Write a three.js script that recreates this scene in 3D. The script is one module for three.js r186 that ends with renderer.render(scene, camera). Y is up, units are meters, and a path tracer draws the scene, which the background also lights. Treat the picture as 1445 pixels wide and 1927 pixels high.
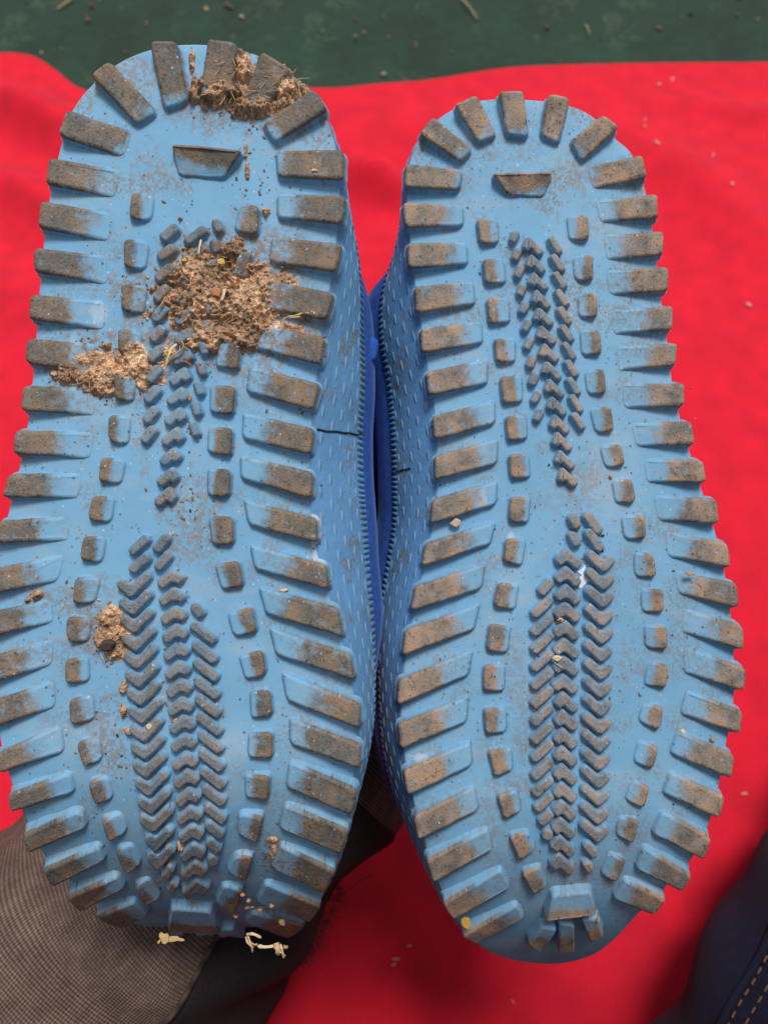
import * as THREE from 'three';
import { mergeGeometries } from 'three/addons/utils/BufferGeometryUtils.js';
import { MarchingCubes } from 'three/addons/objects/MarchingCubes.js';

// ---------------------------------------------------------------- camera, sky, sun, exposure
const scene = new THREE.Scene();
const FOV = 60, TILT = THREE.MathUtils.degToRad(60), EYE = new THREE.Vector3(0, 0.7, 0);
const camera = new THREE.PerspectiveCamera(FOV, 767 / 1024, 0.02, 60);
camera.position.copy(EYE);
camera.rotation.set(-TILT, 0, 0);
camera.focus = 0.315;
camera.userData.fStop = 13;
scene.add(camera);

const SUN_DIR = new THREE.Vector3(0.1, 0.97, -0.16).normalize();
{
  const W = 256, H = 128, d = new Float32Array(W * H * 4);
  for (let j = 0; j < H; j++) for (let i = 0; i < W; i++) {
    const el = ((j + 0.5) / H - 0.5) * Math.PI, az = ((i + 0.5) / W - 0.5) * 2 * Math.PI;
    const v = new THREE.Vector3(Math.cos(az) * Math.cos(el), Math.sin(el), Math.sin(az) * Math.cos(el));
    const up = Math.max(0, v.y), near = Math.max(0, v.dot(SUN_DIR));
    const cloud = 1 + 0.06 * Math.sin(v.x * 7 + 2 * v.z) * Math.cos(v.z * 6 - v.x * 3);
    let L = v.y > 0 ? (0.16 + 0.17 * up + 0.55 * Math.pow(near, 3)) * cloud : 0.06;
    if (Math.abs(v.y) < 0.04) L = THREE.MathUtils.lerp(0.06, 0.16, (v.y + 0.04) / 0.08);
    const o = (j * W + i) * 4;
    d[o] = L * 0.98; d[o + 1] = L * 1.0; d[o + 2] = L * 1.04; d[o + 3] = 1;
  }
  const sky = new THREE.DataTexture(d, W, H, THREE.RGBAFormat, THREE.FloatType);
  sky.mapping = THREE.EquirectangularReflectionMapping;
  sky.magFilter = sky.minFilter = THREE.LinearFilter;
  sky.needsUpdate = true;
  scene.background = sky; scene.environment = sky;
  scene.backgroundIntensity = scene.environmentIntensity = 1;
}
const sun = new THREE.DirectionalLight(new THREE.Color(1, 0.97, 0.93), 2.4);
sun.position.copy(SUN_DIR).multiplyScalar(6);
sun.castShadow = true; sun.shadow.radius = 32; sun.shadow.mapSize.set(2048, 2048);
Object.assign(sun.shadow.camera, { left: -2, right: 2, top: 2, bottom: -2, near: 0.5, far: 14 });
scene.add(sun, sun.target);

const renderer = new THREE.WebGLRenderer({ antialias: true });
renderer.setSize(767, 1024);
renderer.toneMapping = THREE.LinearToneMapping;
renderer.toneMappingExposure = 1.17;
renderer.shadowMap.enabled = true;

// ---------------------------------------------------------------- helpers
const { lerp, clamp, smoothstep } = THREE.MathUtils;
const V2 = (x, y) => new THREE.Vector2(x, y), V3 = (x, y, z) => new THREE.Vector3(x, y, z);
let seed = 7;
const rnd = () => { seed = (seed + 0x6d2b79f5) | 0; let t = Math.imul(seed ^ (seed >>> 15), 1 | seed); t = (t + Math.imul(t ^ (t >>> 7), 61 | t)) ^ t; return ((t ^ (t >>> 14)) >>> 0) / 4294967296; };
const rr = (a, b) => a + (b - a) * rnd();
const hash = (x, y) => { let h = Math.imul(x | 0, 374761393) + Math.imul(y | 0, 668265263); h = Math.imul(h ^ (h >>> 13), 1274126177); return ((h ^ (h >>> 16)) >>> 0) / 4294967296; };
function vn(x, y) {
  const ix = Math.floor(x), iy = Math.floor(y), fx = x - ix, fy = y - iy, u = fx * fx * (3 - 2 * fx), v = fy * fy * (3 - 2 * fy);
  const a = hash(ix, iy), b = hash(ix + 1, iy), c = hash(ix, iy + 1), d = hash(ix + 1, iy + 1);
  return a + (b - a) * u + (c - a) * v + (a - b - c + d) * u * v;
}
const fbm = (x, y, n = 4) => { let s = 0, a = 0.5, t = 0; for (let i = 0; i < n; i++) { s += a * vn(x, y); t += a; a *= 0.5; x = x * 2.03 + 17.1; y = y * 2.03 + 9.7; } return s / t; };
const ss = (a, b, x) => { const t = clamp((x - a) / (b - a), 0, 1); return t * t * (3 - 2 * t); };

const counts = {};
const numbered = (n) => { const k = counts[n] = (counts[n] ?? -1) + 1; return k ? n + '_' + String(k).padStart(3, '0') : n; };
function part(name, geo, mat, parent, label) {
  const m = new THREE.Mesh(geo, mat); m.name = name; m.castShadow = m.receiveShadow = true;
  if (label) m.userData.label = label;
  parent.add(m); return m;
}
function tag(o, label, category, group) { o.userData.label = label; o.userData.category = category; if (group) o.userData.group = group; return o; }
function thing(name, label, category, group) { const g = new THREE.Group(); g.name = numbered(name); scene.add(g); return tag(g, label, category, group); }
function solo(name, geo, mat, label, category, group) { const m = part(numbered(name), geo, mat, scene); return tag(m, label, category, group); }

// measurements: a position in the photograph (1445 x 1927) and a distance along the line of sight give a point
const FPX = 963.5 / Math.tan(THREE.MathUtils.degToRad(FOV / 2)), CX = 722.5, CY = 963.5;
const FWD = V3(0, -Math.sin(TILT), -Math.cos(TILT)), RIGHT = V3(1, 0, 0), UP = V3(0, Math.cos(TILT), -Math.sin(TILT));
const at = (px, py, d) => EYE.clone().addScaledVector(FWD, d).addScaledVector(RIGHT, (px - CX) / FPX * d).addScaledVector(UP, (CY - py) / FPX * d);
function onGround(px, py, h = 0) { const a = at(px, py, 1).sub(EYE); return EYE.clone().addScaledVector(a, (h - EYE.y) / a.y); }
function geoFrom(pos, idx, uv, col) {
  const g = new THREE.BufferGeometry();
  g.setAttribute('position', new THREE.Float32BufferAttribute(pos, 3));
  if (uv) g.setAttribute('uv', new THREE.Float32BufferAttribute(uv, 2));
  if (col) g.setAttribute('color', new THREE.Float32BufferAttribute(col, 3));
  g.setIndex(idx); g.computeVertexNormals(); return g;
}
function dataTex(W, H, fn, srgb = true, rep) {
  const d = new Uint8Array(W * H * 4);
  for (let j = 0; j < H; j++) for (let i = 0; i < W; i++) { const c = fn(i / W, j / H, i, j), o = (j * W + i) * 4; d[o] = clamp(c[0], 0, 255); d[o + 1] = clamp(c[1], 0, 255); d[o + 2] = clamp(c[2], 0, 255); d[o + 3] = 255; }
  return finishTex(d, W, H, srgb, rep);
}
function finishTex(d, W, H, srgb, rep) {
  const t = new THREE.DataTexture(d, W, H); t.magFilter = THREE.LinearFilter; t.minFilter = THREE.LinearMipmapLinearFilter; t.generateMipmaps = true;
  if (srgb) t.colorSpace = THREE.SRGBColorSpace;
  t.wrapS = t.wrapT = rep ? THREE.RepeatWrapping : THREE.ClampToEdgeWrapping; t.needsUpdate = true; return t;
}
const toS = (l) => 255 * (l <= 0.0031308 ? l * 12.92 : 1.055 * Math.pow(l, 1 / 2.4) - 0.055);
const mixc = (a, b, t) => [a[0] + (b[0] - a[0]) * t, a[1] + (b[1] - a[1]) * t, a[2] + (b[2] - a[2]) * t];
// periodic noise for tiling textures
const tn = (u, v, f, s) => { const x = u * f, y = v * f, ix = Math.floor(x), iy = Math.floor(y), fx = x - ix, fy = y - iy, a = fx * fx * (3 - 2 * fx), b = fy * fy * (3 - 2 * fy), m = (q) => ((q % f) + f) % f; const h = (p, q) => hash(m(p) + s * 131, m(q) + s * 57); return lerp(lerp(h(ix, iy), h(ix + 1, iy), a), lerp(h(ix, iy + 1), h(ix + 1, iy + 1), a), b); };

// ---------------------------------------------------------------- ground mat and blanket
const matTex = dataTex(512, 512, (u, v, i, j) => {
  const n = 0.5 * tn(u, v, 8, 1) + 0.3 * tn(u, v, 32, 2) + 0.2 * tn(u, v, 128, 3), g = hash(i, j);
  const k = 0.75 + 0.4 * n + 0.14 * (g - 0.5);
  const dust = ss(0.62, 0.85, 0.6 * tn(u, v, 16, 5) + 0.4 * tn(u, v, 64, 6)) * 0.35;
  return mixc([32 * k, 56 * k, 43 * k], [84, 88, 72], dust);
}, true, true);
const matBump = dataTex(512, 512, (u, v, i, j) => { const n = 128 + 90 * (tn(u, v, 128, 3) - 0.5) + 60 * (hash(i, j) - 0.5); return [n, n, n]; }, false, true);
{
  const g = new THREE.PlaneGeometry(60, 60, 1, 1).rotateX(-Math.PI / 2), uv = g.attributes.uv;
  for (let i = 0; i < uv.count; i++) uv.setXY(i, uv.getX(i) * 150, uv.getY(i) * 150);
  const m = part('ground_mat', g, new THREE.MeshStandardMaterial({ map: matTex, bumpMap: matBump, bumpScale: 0.002, roughness: 0.95 }), scene);
  m.userData.kind = 'structure'; m.userData.label = 'dark green ground sheet with scattered pale litter';
}
// blanket: far edge measured on the ground, folds as ridges
const edgePts = [[-500, 120], [-200, 100], [0, 97], [55, 102], [95, 125], [150, 165], [260, 185], [420, 178], [560, 166], [640, 165], [700, 159], [800, 151], [880, 138], [960, 126], [1040, 121], [1200, 117], [1445, 116], [1800, 112], [2300, 108]].map(([x, y]) => onGround(x, y, 0.02));
const edgeCurve = new THREE.CatmullRomCurve3(edgePts);
const edgeSamples = edgeCurve.getPoints(300);
const edgeZ = (x) => { for (let i = 1; i < edgeSamples.length; i++) if (edgeSamples[i].x >= x) { const a = edgeSamples[i - 1], b = edgeSamples[i]; return lerp(a.z, b.z, (x - a.x) / (b.x - a.x || 1)); } return edgeSamples[300].z; };
const folds = [
  [[-200, 170], [0, 205], [60, 222], [140, 262], [260, 330], 0.030, 0.030], [[-250, 320], [0, 352], [70, 380], [160, 440], [230, 470], 0.022, 0.030],
  [[-200, 470], [0, 520], [60, 560], [110, 610], [200, 700], 0.010, 0.035], [[600, 318], [660, 338], [700, 352], [745, 366], [800, 384], 0.030, 0.020],
  [[1150, 262], [1220, 292], [1300, 340], [1370, 396], [1500, 500], 0.016, 0.040], [[700, 230], [800, 236], [950, 250], [1150, 240], [1300, 246], 0.006, 0.03], [[1180, 190], [1300, 196], [1400, 210], [1500, 215], [1700, 220], 0.006, 0.02],
].map((f) => ({ pts: new THREE.CatmullRomCurve3(f.slice(0, 5).map(([x, y]) => onGround(x, y, 0.02))).getPoints(24), h: f[5], w: f[6] }));
function foldH(x, z) {
  let h = 0;
  for (const f of folds) {
    let best = 1e9, bt = 0;
    for (let i = 0; i < f.pts.length - 1; i++) {
      const a = f.pts[i], b = f.pts[i + 1], dx = b.x - a.x, dz = b.z - a.z, t = clamp(((x - a.x) * dx + (z - a.z) * dz) / (dx * dx + dz * dz), 0, 1), q = Math.hypot(x - a.x - t * dx, z - a.z - t * dz);
      if (q < best) { best = q; bt = (i + t) / (f.pts.length - 1); }
    }
    h += 1.35 * f.h * Math.exp(-(best * best) / (f.w * f.w)) * Math.sin(Math.PI * clamp(bt * 0.9 + 0.05, 0, 1));
  }
  return h + 0.004 * fbm(x * 4 + 3, z * 4, 2) + 0.0005 * fbm(x * 30, z * 30 + 7, 2);
}
const redTex = dataTex(512, 512, (u, v, i, j) => {
  const k = 0.9 + 0.1 * tn(u, v, 16, 11) + 0.05 * (tn(u, v, 256, 12) - 0.5) + 0.05 * (hash(i, j + 999) - 0.5) + 0.03 * Math.sin(v * Math.PI * 2 * 128);
  return [214 * k, 15 * k, 44 * k];
}, true, true);
const redBump = dataTex(512, 512, (u, v, i, j) => { const n = 128 + 60 * (tn(u, v, 256, 12) - 0.5) + 50 * Math.sin(v * Math.PI * 2 * 128) + 40 * (hash(i, j) - 0.5); return [n, n, n]; }, false, true);
const redMat = new THREE.MeshPhysicalMaterial({ map: redTex, bumpMap: redBump, bumpScale: 0.0003, roughness: 1, sheen: 0.35, sheenRoughness: 0.6, sheenColor: new THREE.Color(1, 0.1, 0.2), side: THREE.DoubleSide });
{
  const NX = 260, NZ = 240, x0 = -1.15, x1 = 1.15, zNear = 0.75, pos = [], uv = [], idx = [];
  const top = (i, j) => { const x = lerp(x0, x1, i / NX), ze = edgeZ(x), z = lerp(ze, zNear, j / NZ); return V3(x, 0.016 + foldH(x, z), z); };
  for (let j = 0; j <= NZ; j++) for (let i = 0; i <= NX; i++) { const p = top(i, j); pos.push(p.x, p.y, p.z); uv.push(p.x * 4, p.z * 4); }
  const id = (i, j) => j * (NX + 1) + i;
  for (let j = 0; j < NZ; j++) for (let i = 0; i < NX; i++) idx.push(id(i, j), id(i, j + 1), id(i + 1, j), id(i + 1, j), id(i, j + 1), id(i + 1, j + 1));
  const rim = [];                                                       // rolled rim down to the mat
  for (let i = 0; i <= NX; i++) rim.push([i, 0, 0, -1]);
  for (let j = 1; j <= NZ; j++) rim.push([NX, j, 1, 0]);
  for (let i = NX - 1; i >= 0; i--) rim.push([i, NZ, 0, 1]);
  for (let j = NZ - 1; j >= 0; j--) rim.push([0, j, -1, 0]);
  const R = 4; let base = pos.length / 3;
  for (const [i, j, nx, nz] of rim) { const p = top(i, j); for (let k = 0; k <= R; k++) { const a = k / R * Math.PI / 2, rad = Math.max(0.006, p.y - 0.001) ; pos.push(p.x + nx * 0.012 * Math.sin(a), k === 0 ? p.y : 0.001 + rad * Math.cos(a), p.z + nz * 0.012 * Math.sin(a)); uv.push(p.x * 6 + k * 0.03, p.z * 6 + k * 0.03); } }
  for (let q = 0; q < rim.length - 1; q++) for (let k = 0; k < R; k++) { const a = base + q * (R + 1) + k, b = a + R + 1; idx.push(a, b, a + 1, a + 1, b, b + 1); }
  solo('blanket', geoFrom(pos, idx, uv), redMat, 'bright red cloth blanket spread on the green ground under the boots', 'blanket');
}
// litter on mat and blanket
{
  const chip = new THREE.IcosahedronGeometry(1, 0), m = new THREE.MeshStandardMaterial({ color: 0xffffff, roughness: 1 });
  const N = 95, im = new THREE.InstancedMesh(chip, m, N); im.name = 'litter_specks';
  const q = new THREE.Object3D(), c = new THREE.Color();
  for (let i = 0; i < N; i++) {
    const p = onGround(rr(-60, 1500), rr(-30, 150)); p.z = Math.min(p.z, edgeZ(p.x) - 0.02 - 0.7 * rnd() * rnd());
    const s = rr(0.0015, 0.0048); q.position.set(p.x, 0.002, p.z); q.rotation.set(rr(0, 3), rr(0, 6), rr(0, 3)); q.scale.set(s * rr(0.6, 2), s * 0.5, s); q.updateMatrix(); im.setMatrixAt(i, q.matrix);
    im.setColorAt(i, c.setRGB(...mixc([0.28, 0.22, 0.15], [0.12, 0.1, 0.07], rnd())));
  }
  im.userData = { kind: 'stuff', label: 'small pale litter flecks scattered over the green mat' }; im.castShadow = im.receiveShadow = true; scene.add(im);
  const N2 = 13, im2 = new THREE.InstancedMesh(chip, m, N2); im2.name = 'blanket_flecks';
  [[1228, 293, 7], [1368, 368, 6], [1408, 573, 7], [1338, 300, 4], [1210, 236, 4], [1240, 158, 5], [1265, 148, 4], [1209, 252, 4], [745, 1805, 7], [770, 1780, 4], [741, 1815, 4], [965, 1885, 4], [1400, 1493, 5]].forEach(([x, y, r], i) => {
    const p = onGround(x, y, 0.02), d = EYE.distanceTo(p), s = r * d / FPX; p.y = 0.018 + foldH(p.x, p.z); q.position.copy(p); q.rotation.set(0.2, rr(0, 6), 0.2); q.scale.set(s * rr(0.7, 1.3), s * 0.16, s * rr(0.35, 0.7)); q.updateMatrix(); im2.setMatrixAt(i, q.matrix); im2.setColorAt(i, c.setRGB(0.58, 0.22, 0.18));
  });
  im2.userData = { kind: 'stuff', label: 'pale specks of dry litter lying on the red blanket' }; im2.castShadow = im2.receiveShadow = true; scene.add(im2);
}

// ---------------------------------------------------------------- boots
const Z4 = 1927 / 480;                                                    // the measuring crops were enlarged by this
const Z = (x0, y0, list) => list.map((q) => { const o = []; for (let i = 0; i < 8; i += 2) o.push([x0 + q[i] / Z4, y0 + q[i + 1] / Z4]); return o; });
const mm = 0.001;
// L: left boot, R: right boot; each quad is outer-top, outer-bottom, inner-bottom, inner-top of a lug's top face
const LEFT = {
  D: 0.30, c: [340, 930], toe0: 1395, roll: 8.5, out: -1, fib: [0.175, 0.132, 0.092],
  outerLugs: [
    ...Z(0, 60, [[1130, 92, 1335, 76, 1425, 515, 1240, 585], [840, 225, 695, 340, 1040, 705, 1185, 595], [530, 583, 455, 785, 935, 945, 1000, 750], [390, 945, 362, 1150, 865, 1247, 900, 1035], [325, 1272, 308, 1480, 825, 1580, 835, 1365], [285, 1625, 273, 1812, 812, 1905, 800, 1690]]),
    ...Z(0, 540, [[255, 50, 242, 245, 790, 322, 790, 105], [225, 385, 212, 578, 740, 650, 730, 430], [195, 738, 180, 935, 720, 970, 700, 770], [140, 1080, 120, 1265, 680, 1295, 712, 1095], [85, 1410, 40, 1592, 595, 1595, 620, 1405], [0, 1765, -45, 1940, 515, 1915, 500, 1735]]),
    ...Z(0, 1020, [[-50, 200, -75, 400, 440, 295, 490, 90], [-75, 530, -85, 725, 410, 602, 385, 430], [-85, 870, -85, 1075, 400, 925, 400, 730], [-75, 1208, -60, 1408, 420, 1248, 408, 1045], [-30, 1605, 0, 1755, 490, 1588, 455, 1380]]),
    ...Z(0, 1400, [[78, 385, 100, 525, 570, 372, 528, 215], [188, 690, 225, 832, 662, 642, 608, 500], [335, 958, 415, 1082, 800, 890, 740, 780], [515, 1165, 625, 1270, 952, 1100, 880, 1005], [728, 1315, 930, 1398, 1130, 1300, 1010, 1200]]),
  ],
  innerLugs: [
    ...Z(340, 60, [[200, 62, 425, 95, 388, 480, 145, 462], [600, 155, 820, 285, 640, 592, 460, 520], [985, 430, 1092, 595, 715, 835, 610, 690], [1205, 880, 1205, 1112, 735, 1095, 715, 890], [1225, 1232, 1198, 1445, 730, 1405, 730, 1215], [1195, 1590, 1145, 1805, 670, 1740, 690, 1540]]),
    ...Z(340, 540, [[1140, 35, 1075, 242, 600, 160, 690, -50], [1067, 372, 1030, 580, 560, 462, 640, 288], [1022, 718, 975, 922, 500, 795, 515, 598], [982, 1063, 952, 1262, 465, 1145, 468, 943], [972, 1393, 958, 1592, 455, 1455, 445, 1268], [1000, 1740, 1012, 1930, 515, 1800, 470, 1603]]),
    ...Z(340, 1020, [[1070, 162, 1097, 357, 562, 206, 517, 20], [1150, 487, 1203, 712, 640, 545, 585, 338], [1250, 838, 1285, 1038, 720, 855, 665, 648], [1325, 1208, 1332, 1408, 800, 1200, 760, 983], [1335, 1518, 1325, 1714, 825, 1530, 820, 1328]]),
    ...Z(340, 1400, [[1310, 338, 1265, 538, 795, 335, 820, 130], [1247, 652, 1190, 834, 740, 645, 785, 458], [1152, 962, 1072, 1128, 680, 945, 752, 768], [1045, 1228, 960, 1348, 572, 1200, 640, 1060], [925, 1385, 800, 1476, 480, 1342, 540, 1285]]),
  ],
  outerBlocks: [
    ...Z(0, 60, [[985, 1200, 970, 1410, 1140, 1430, 1165, 1230], [935, 1555, 928, 1772, 1100, 1800, 1130, 1580]]),
    ...Z(0, 540, [[912, -30, 910, 180, 1090, 202, 1112, -10], [890, 305, 885, 502, 1060, 530, 1080, 340], [860, 648, 855, 848, 1010, 870, 1030, 662], [815, 962, 815, 1172, 970, 1192, 990, 972], [755, 1282, 735, 1472, 918, 1490, 950, 1300], [690, 1573, 655, 1762, 835, 1785, 870, 1590]]),
    ...Z(0, 1020, [[620, -47, 600, 147, 775, 157, 800, -45], [562, 263, 540, 470, 715, 467, 755, 270], [502, 560, 500, 765, 670, 757, 690, 575], [482, 888, 492, 1085, 682, 1050, 665, 865], [515, 1190, 527, 1397, 720, 1340, 700, 1160], [573, 1513, 625, 1717, 780, 1645, 750, 1475]]),
    ...Z(0, 1400, [[655, 298, 722, 482, 862, 410, 810, 240], [757, 593, 822, 757, 970, 670, 915, 520], [865, 828, 955, 1002, 1077, 905, 1000, 755], [1010, 1093, 1100, 1237, 1230, 1150, 1130, 1020]]),
  ],
  innerBlocks: [
    ...Z(340, 60, [[592, 1308, 578, 1532, 402, 1502, 450, 1298], [543, 1663, 505, 1870, 392, 1842, 430, 1648]]),
    ...Z(340, 540, [[530, 80, 510, 262, 372, 240, 402, 60], [440, 408, 440, 622, 258, 602, 290, 420], [413, 745, 395, 968, 217, 950, 222, 733], [390, 1060, 382, 1282, 200, 1252, 210, 1058], [375, 1378, 365, 1590, 202, 1580, 200, 1368], [388, 1730, 402, 1945, 238, 1952, 212, 1730]]),
    ...Z(340, 1020, [[435, 135, 475, 335, 310, 365, 255, 175], [540, 485, 575, 687, 405, 720, 345, 545], [620, 813, 642, 1012, 485, 1045, 435, 865], [675, 1118, 692, 1322, 525, 1335, 523, 1130], [692, 1438, 690, 1647, 510, 1632, 510, 1445]]),
    ...Z(340, 1400, [[675, 248, 665, 440, 485, 412, 485, 235], [625, 558, 582, 767, 425, 687, 440, 530], [545, 868, 495, 1057, 340, 970, 405, 848], [473, 1118, 415, 1297, 262, 1200, 317, 1078]]),
  ],
  bars: [[[320, 267], [457, 281], [422, 336], [336, 329]]],
  toe: [[[322, 1712], [397, 1718], [416, 1760], [316, 1756]], [[366, 1760], [398, 1760], [404, 1786], [376, 1788]], [[408, 1752], [440, 1752], [458, 1776], [418, 1780]], [[318, 1757], [345, 1760], [338, 1780], [320, 1778]]],
  // edge of the sole, clockwise from the heel, with how far the side swells beyond it (mm)
  outline: [[400, 84, 1], [479, 101, 1], [542, 135, 1], [582, 169, 1], [611, 214, 1], [631, 274, 1], [639, 349, 2], [635, 429, 6], [624, 523, 10], [607, 612, 13.5], [597, 702, 15.5], [587, 789, 16.5], [582, 871, 17.5], [582, 949, 18.3], [599, 1052, 16.8], [621, 1127, 13.8], [644, 1209, 10.7], [664, 1299, 7.3], [671, 1389, 5.4], [666, 1461, 4], [651, 1545, 2.5], [631, 1624, 2], [602, 1690, 2], [560, 1728, 2], [500, 1752, 3], [430, 1762, 3], [350, 1762, 3], [270, 1746, 2], [190, 1706, 1], [134, 1660, 1], [86, 1612, 1], [50, 1545, 1], [22, 1475, 1], [2, 1400, 1], [-8, 1330, 1], [-12, 1250, 1], [-12, 1150, 1], [-8, 1060, 1], [14, 973, 1], [35, 886, 1], [51, 804, 1], [61, 719, 1], [68, 632, 1], [75, 536, 1], [82, 459, 1], [93, 374, 1], [110, 292, 1], [138, 204, 1], [178, 154, 1], [226, 116, 1], [301, 88, 1]],
};
const RIGHT_BOOT = {
  D: 0.342, c: [1070, 1000], toe0: 1490, roll: 7.0, out: 1, fib: [0.275, 0.2, 0.142],
  innerLugs: [
    ...Z(700, 160, [[960, 58, 1147, 52, 1187, 385, 1020, 378], [630, 155, 802, 80, 945, 372, 803, 437], [475, 243, 370, 377, 670, 582, 762, 480], [275, 590, 268, 772, 660, 793, 682, 635], [250, 882, 275, 1073, 690, 1063, 682, 900], [285, 1188, 300, 1383, 725, 1352, 715, 1183], [345, 1515, 355, 1718, 782, 1652, 765, 1478]]),
    ...Z(700, 600, [[385, 72, 400, 257, 837, 182, 827, 13], [430, 392, 450, 577, 872, 487, 877, 298], [480, 727, 495, 908, 932, 792, 927, 613], [500, 1032, 500, 1214, 947, 1092, 952, 903], [482, 1357, 465, 1548, 937, 1402, 952, 1218], [432, 1687, 400, 1868, 897, 1702, 937, 1528]]),
    ...Z(700, 1040, [[352, 247, 320, 438, 827, 272, 857, 83], [282, 577, 255, 773, 772, 582, 817, 383], [225, 957, 225, 1145, 737, 922, 757, 733], [220, 1287, 240, 1477, 717, 1282, 732, 1083], [260, 1637, 293, 1833, 762, 1607, 747, 1428]]),
    ...Z(700, 1440, [[335, 382, 373, 564, 812, 342, 772, 163], [430, 717, 485, 885, 917, 642, 872, 478], [553, 1042, 632, 1168, 1052, 932, 972, 788], [692, 1287, 800, 1352, 1152, 1162, 1092, 1058]]),
  ],
  outerLugs: [
    ...Z(1040, 160, [[-35, 72, 130, 108, 47, 442, -95, 375], [370, 223, 492, 322, 222, 577, 130, 418], [660, 523, 697, 702, 300, 782, 270, 608], [772, 818, 777, 1005, 360, 1037, 320, 868], [817, 1097, 817, 1284, 405, 1322, 390, 1128], [852, 1367, 852, 1557, 430, 1587, 402, 1400], [887, 1663, 884, 1852, 460, 1882, 442, 1698]]),
    ...Z(1040, 600, [[922, 177, 917, 350, 495, 393, 490, 208], [972, 482, 973, 664, 540, 672, 520, 488], [1030, 772, 1052, 954, 630, 967, 590, 788], [1115, 1062, 1142, 1238, 710, 1237, 690, 1058], [1217, 1357, 1237, 1549, 795, 1522, 760, 1333], [1302, 1687, 1327, 1879, 870, 1797, 850, 1608]]),
    ...Z(1040, 1040, [[1377, 232, 1387, 418, 950, 312, 910, 128], [1422, 547, 1422, 734, 975, 602, 977, 418], [1442, 867, 1427, 1044, 990, 907, 990, 708], [1417, 1192, 1400, 1368, 965, 1222, 1010, 1038], [1357, 1522, 1330, 1704, 885, 1522, 940, 1343]]),
    ...Z(1040, 1440, [[1287, 228, 1238, 403, 835, 222, 890, 48], [1187, 547, 1125, 719, 750, 527, 830, 348], [1042, 837, 955, 958, 620, 792, 690, 623], [852, 1017, 745, 1138, 450, 1017, 550, 873]]),
  ],
  innerBlocks: [
    ...Z(700, 160, [[790, 1008, 820, 1202, 957, 1192, 947, 1005], [833, 1308, 853, 1498, 1012, 1497, 992, 1302], [868, 1603, 883, 1802, 1047, 1792, 1032, 1598]]),
    ...Z(700, 600, [[918, 143, 943, 332, 1087, 322, 1082, 138], [968, 433, 988, 643, 1142, 627, 1132, 428], [1008, 733, 1028, 928, 1177, 907, 1167, 728], [1033, 1018, 1048, 1207, 1197, 1202, 1187, 1018], [1048, 1343, 1033, 1538, 1182, 1547, 1202, 1348], [1010, 1658, 993, 1842, 1137, 1867, 1167, 1663]]),
    ...Z(700, 1040, [[953, 223, 918, 407, 1082, 437, 1112, 238], [885, 533, 865, 742, 1027, 762, 1047, 563], [848, 843, 838, 1052, 1002, 1047, 1007, 848], [843, 1178, 863, 1382, 1017, 1357, 1012, 1173], [878, 1498, 925, 1702, 1072, 1642, 1047, 1478]]),
    ...Z(700, 1440, [[943, 233, 1005, 422, 1132, 350, 1102, 183], [1038, 548, 1110, 732, 1242, 640, 1182, 498], [1130, 828, 1217, 997, 1327, 920, 1272, 768]]),
  ],
  outerBlocks: [
    ...Z(1040, 160, [[267, 973, 277, 1167, 128, 1177, 103, 983], [302, 1273, 312, 1472, 173, 1482, 153, 1288], [332, 1563, 342, 1752, 198, 1762, 188, 1573]]),
    ...Z(1040, 600, [[357, 73, 372, 267, 218, 277, 203, 83], [392, 373, 407, 562, 263, 572, 243, 388], [442, 653, 467, 852, 323, 862, 278, 673], [517, 938, 552, 1107, 403, 1132, 353, 963], [602, 1203, 632, 1387, 478, 1397, 443, 1218], [692, 1478, 712, 1662, 543, 1667, 513, 1488]]),
    ...Z(1040, 1040, [[757, 3, 792, 182, 623, 187, 613, -2], [832, 273, 847, 452, 678, 452, 663, 283], [867, 558, 872, 737, 698, 722, 688, 548], [872, 843, 862, 1032, 685, 1002, 720, 828], [842, 1163, 815, 1347, 648, 1282, 678, 1138], [802, 1468, 765, 1642, 603, 1582, 648, 1418]]),
    ...Z(1040, 1440, [[737, 163, 695, 337, 543, 265, 598, 108], [662, 423, 610, 607, 473, 530, 498, 388], [557, 733, 487, 897, 353, 827, 428, 658]]),
  ],
  bars: [[[925, 325], [1041, 321], [1024, 369], [955, 368]]],
  toe: [[[1040, 1686], [1113, 1680], [1123, 1725], [1026, 1736]], [[1020, 1745], [1049, 1750], [1017, 1796], [993, 1782]], [[1052, 1738], [1081, 1742], [1081, 1793], [1049, 1795]], [[1093, 1732], [1124, 1730], [1137, 1767], [1110, 1777]]],
  outline: [[990, 187, 1], [1077, 200, 1], [1116, 220, 1], [1160, 262, 1], [1187, 287, 1], [1214, 357, 1], [1227, 426, 1], [1236, 494, 1], [1244, 563, 1], [1255, 640, 1], [1264, 715, 1], [1280, 789, 1], [1300, 859, 1], [1324, 934, 1], [1349, 1014, 1], [1364, 1082, 1], [1375, 1155, 1], [1381, 1234, 1], [1380, 1321, 1], [1366, 1401, 1], [1351, 1485, 1], [1332, 1555, 1], [1292, 1629, 1], [1247, 1674, 1], [1199, 1722, 1.5], [1152, 1772, 2.5], [1110, 1800, 4], [1050, 1815, 4.5], [990, 1812, 4.5], [930, 1796, 4], [872, 1752, 3.5], [830, 1676, 4.5], [802, 1597, 6.5], [780, 1515, 8.5], [762, 1429, 9], [754, 1344, 8.5], [760, 1254, 10.5], [777, 1160, 13], [796, 1073, 14], [812, 999, 15], [822, 916, 16.8], [822, 839, 17.2], [816, 759, 16.9], [803, 685, 15.7], [790, 598, 16], [778, 516, 12.8], [770, 436, 5.4], [765, 367, 1], [770, 307, 1], [792, 256, 1], [839, 213, 1], [895, 190, 1]],
};

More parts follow.
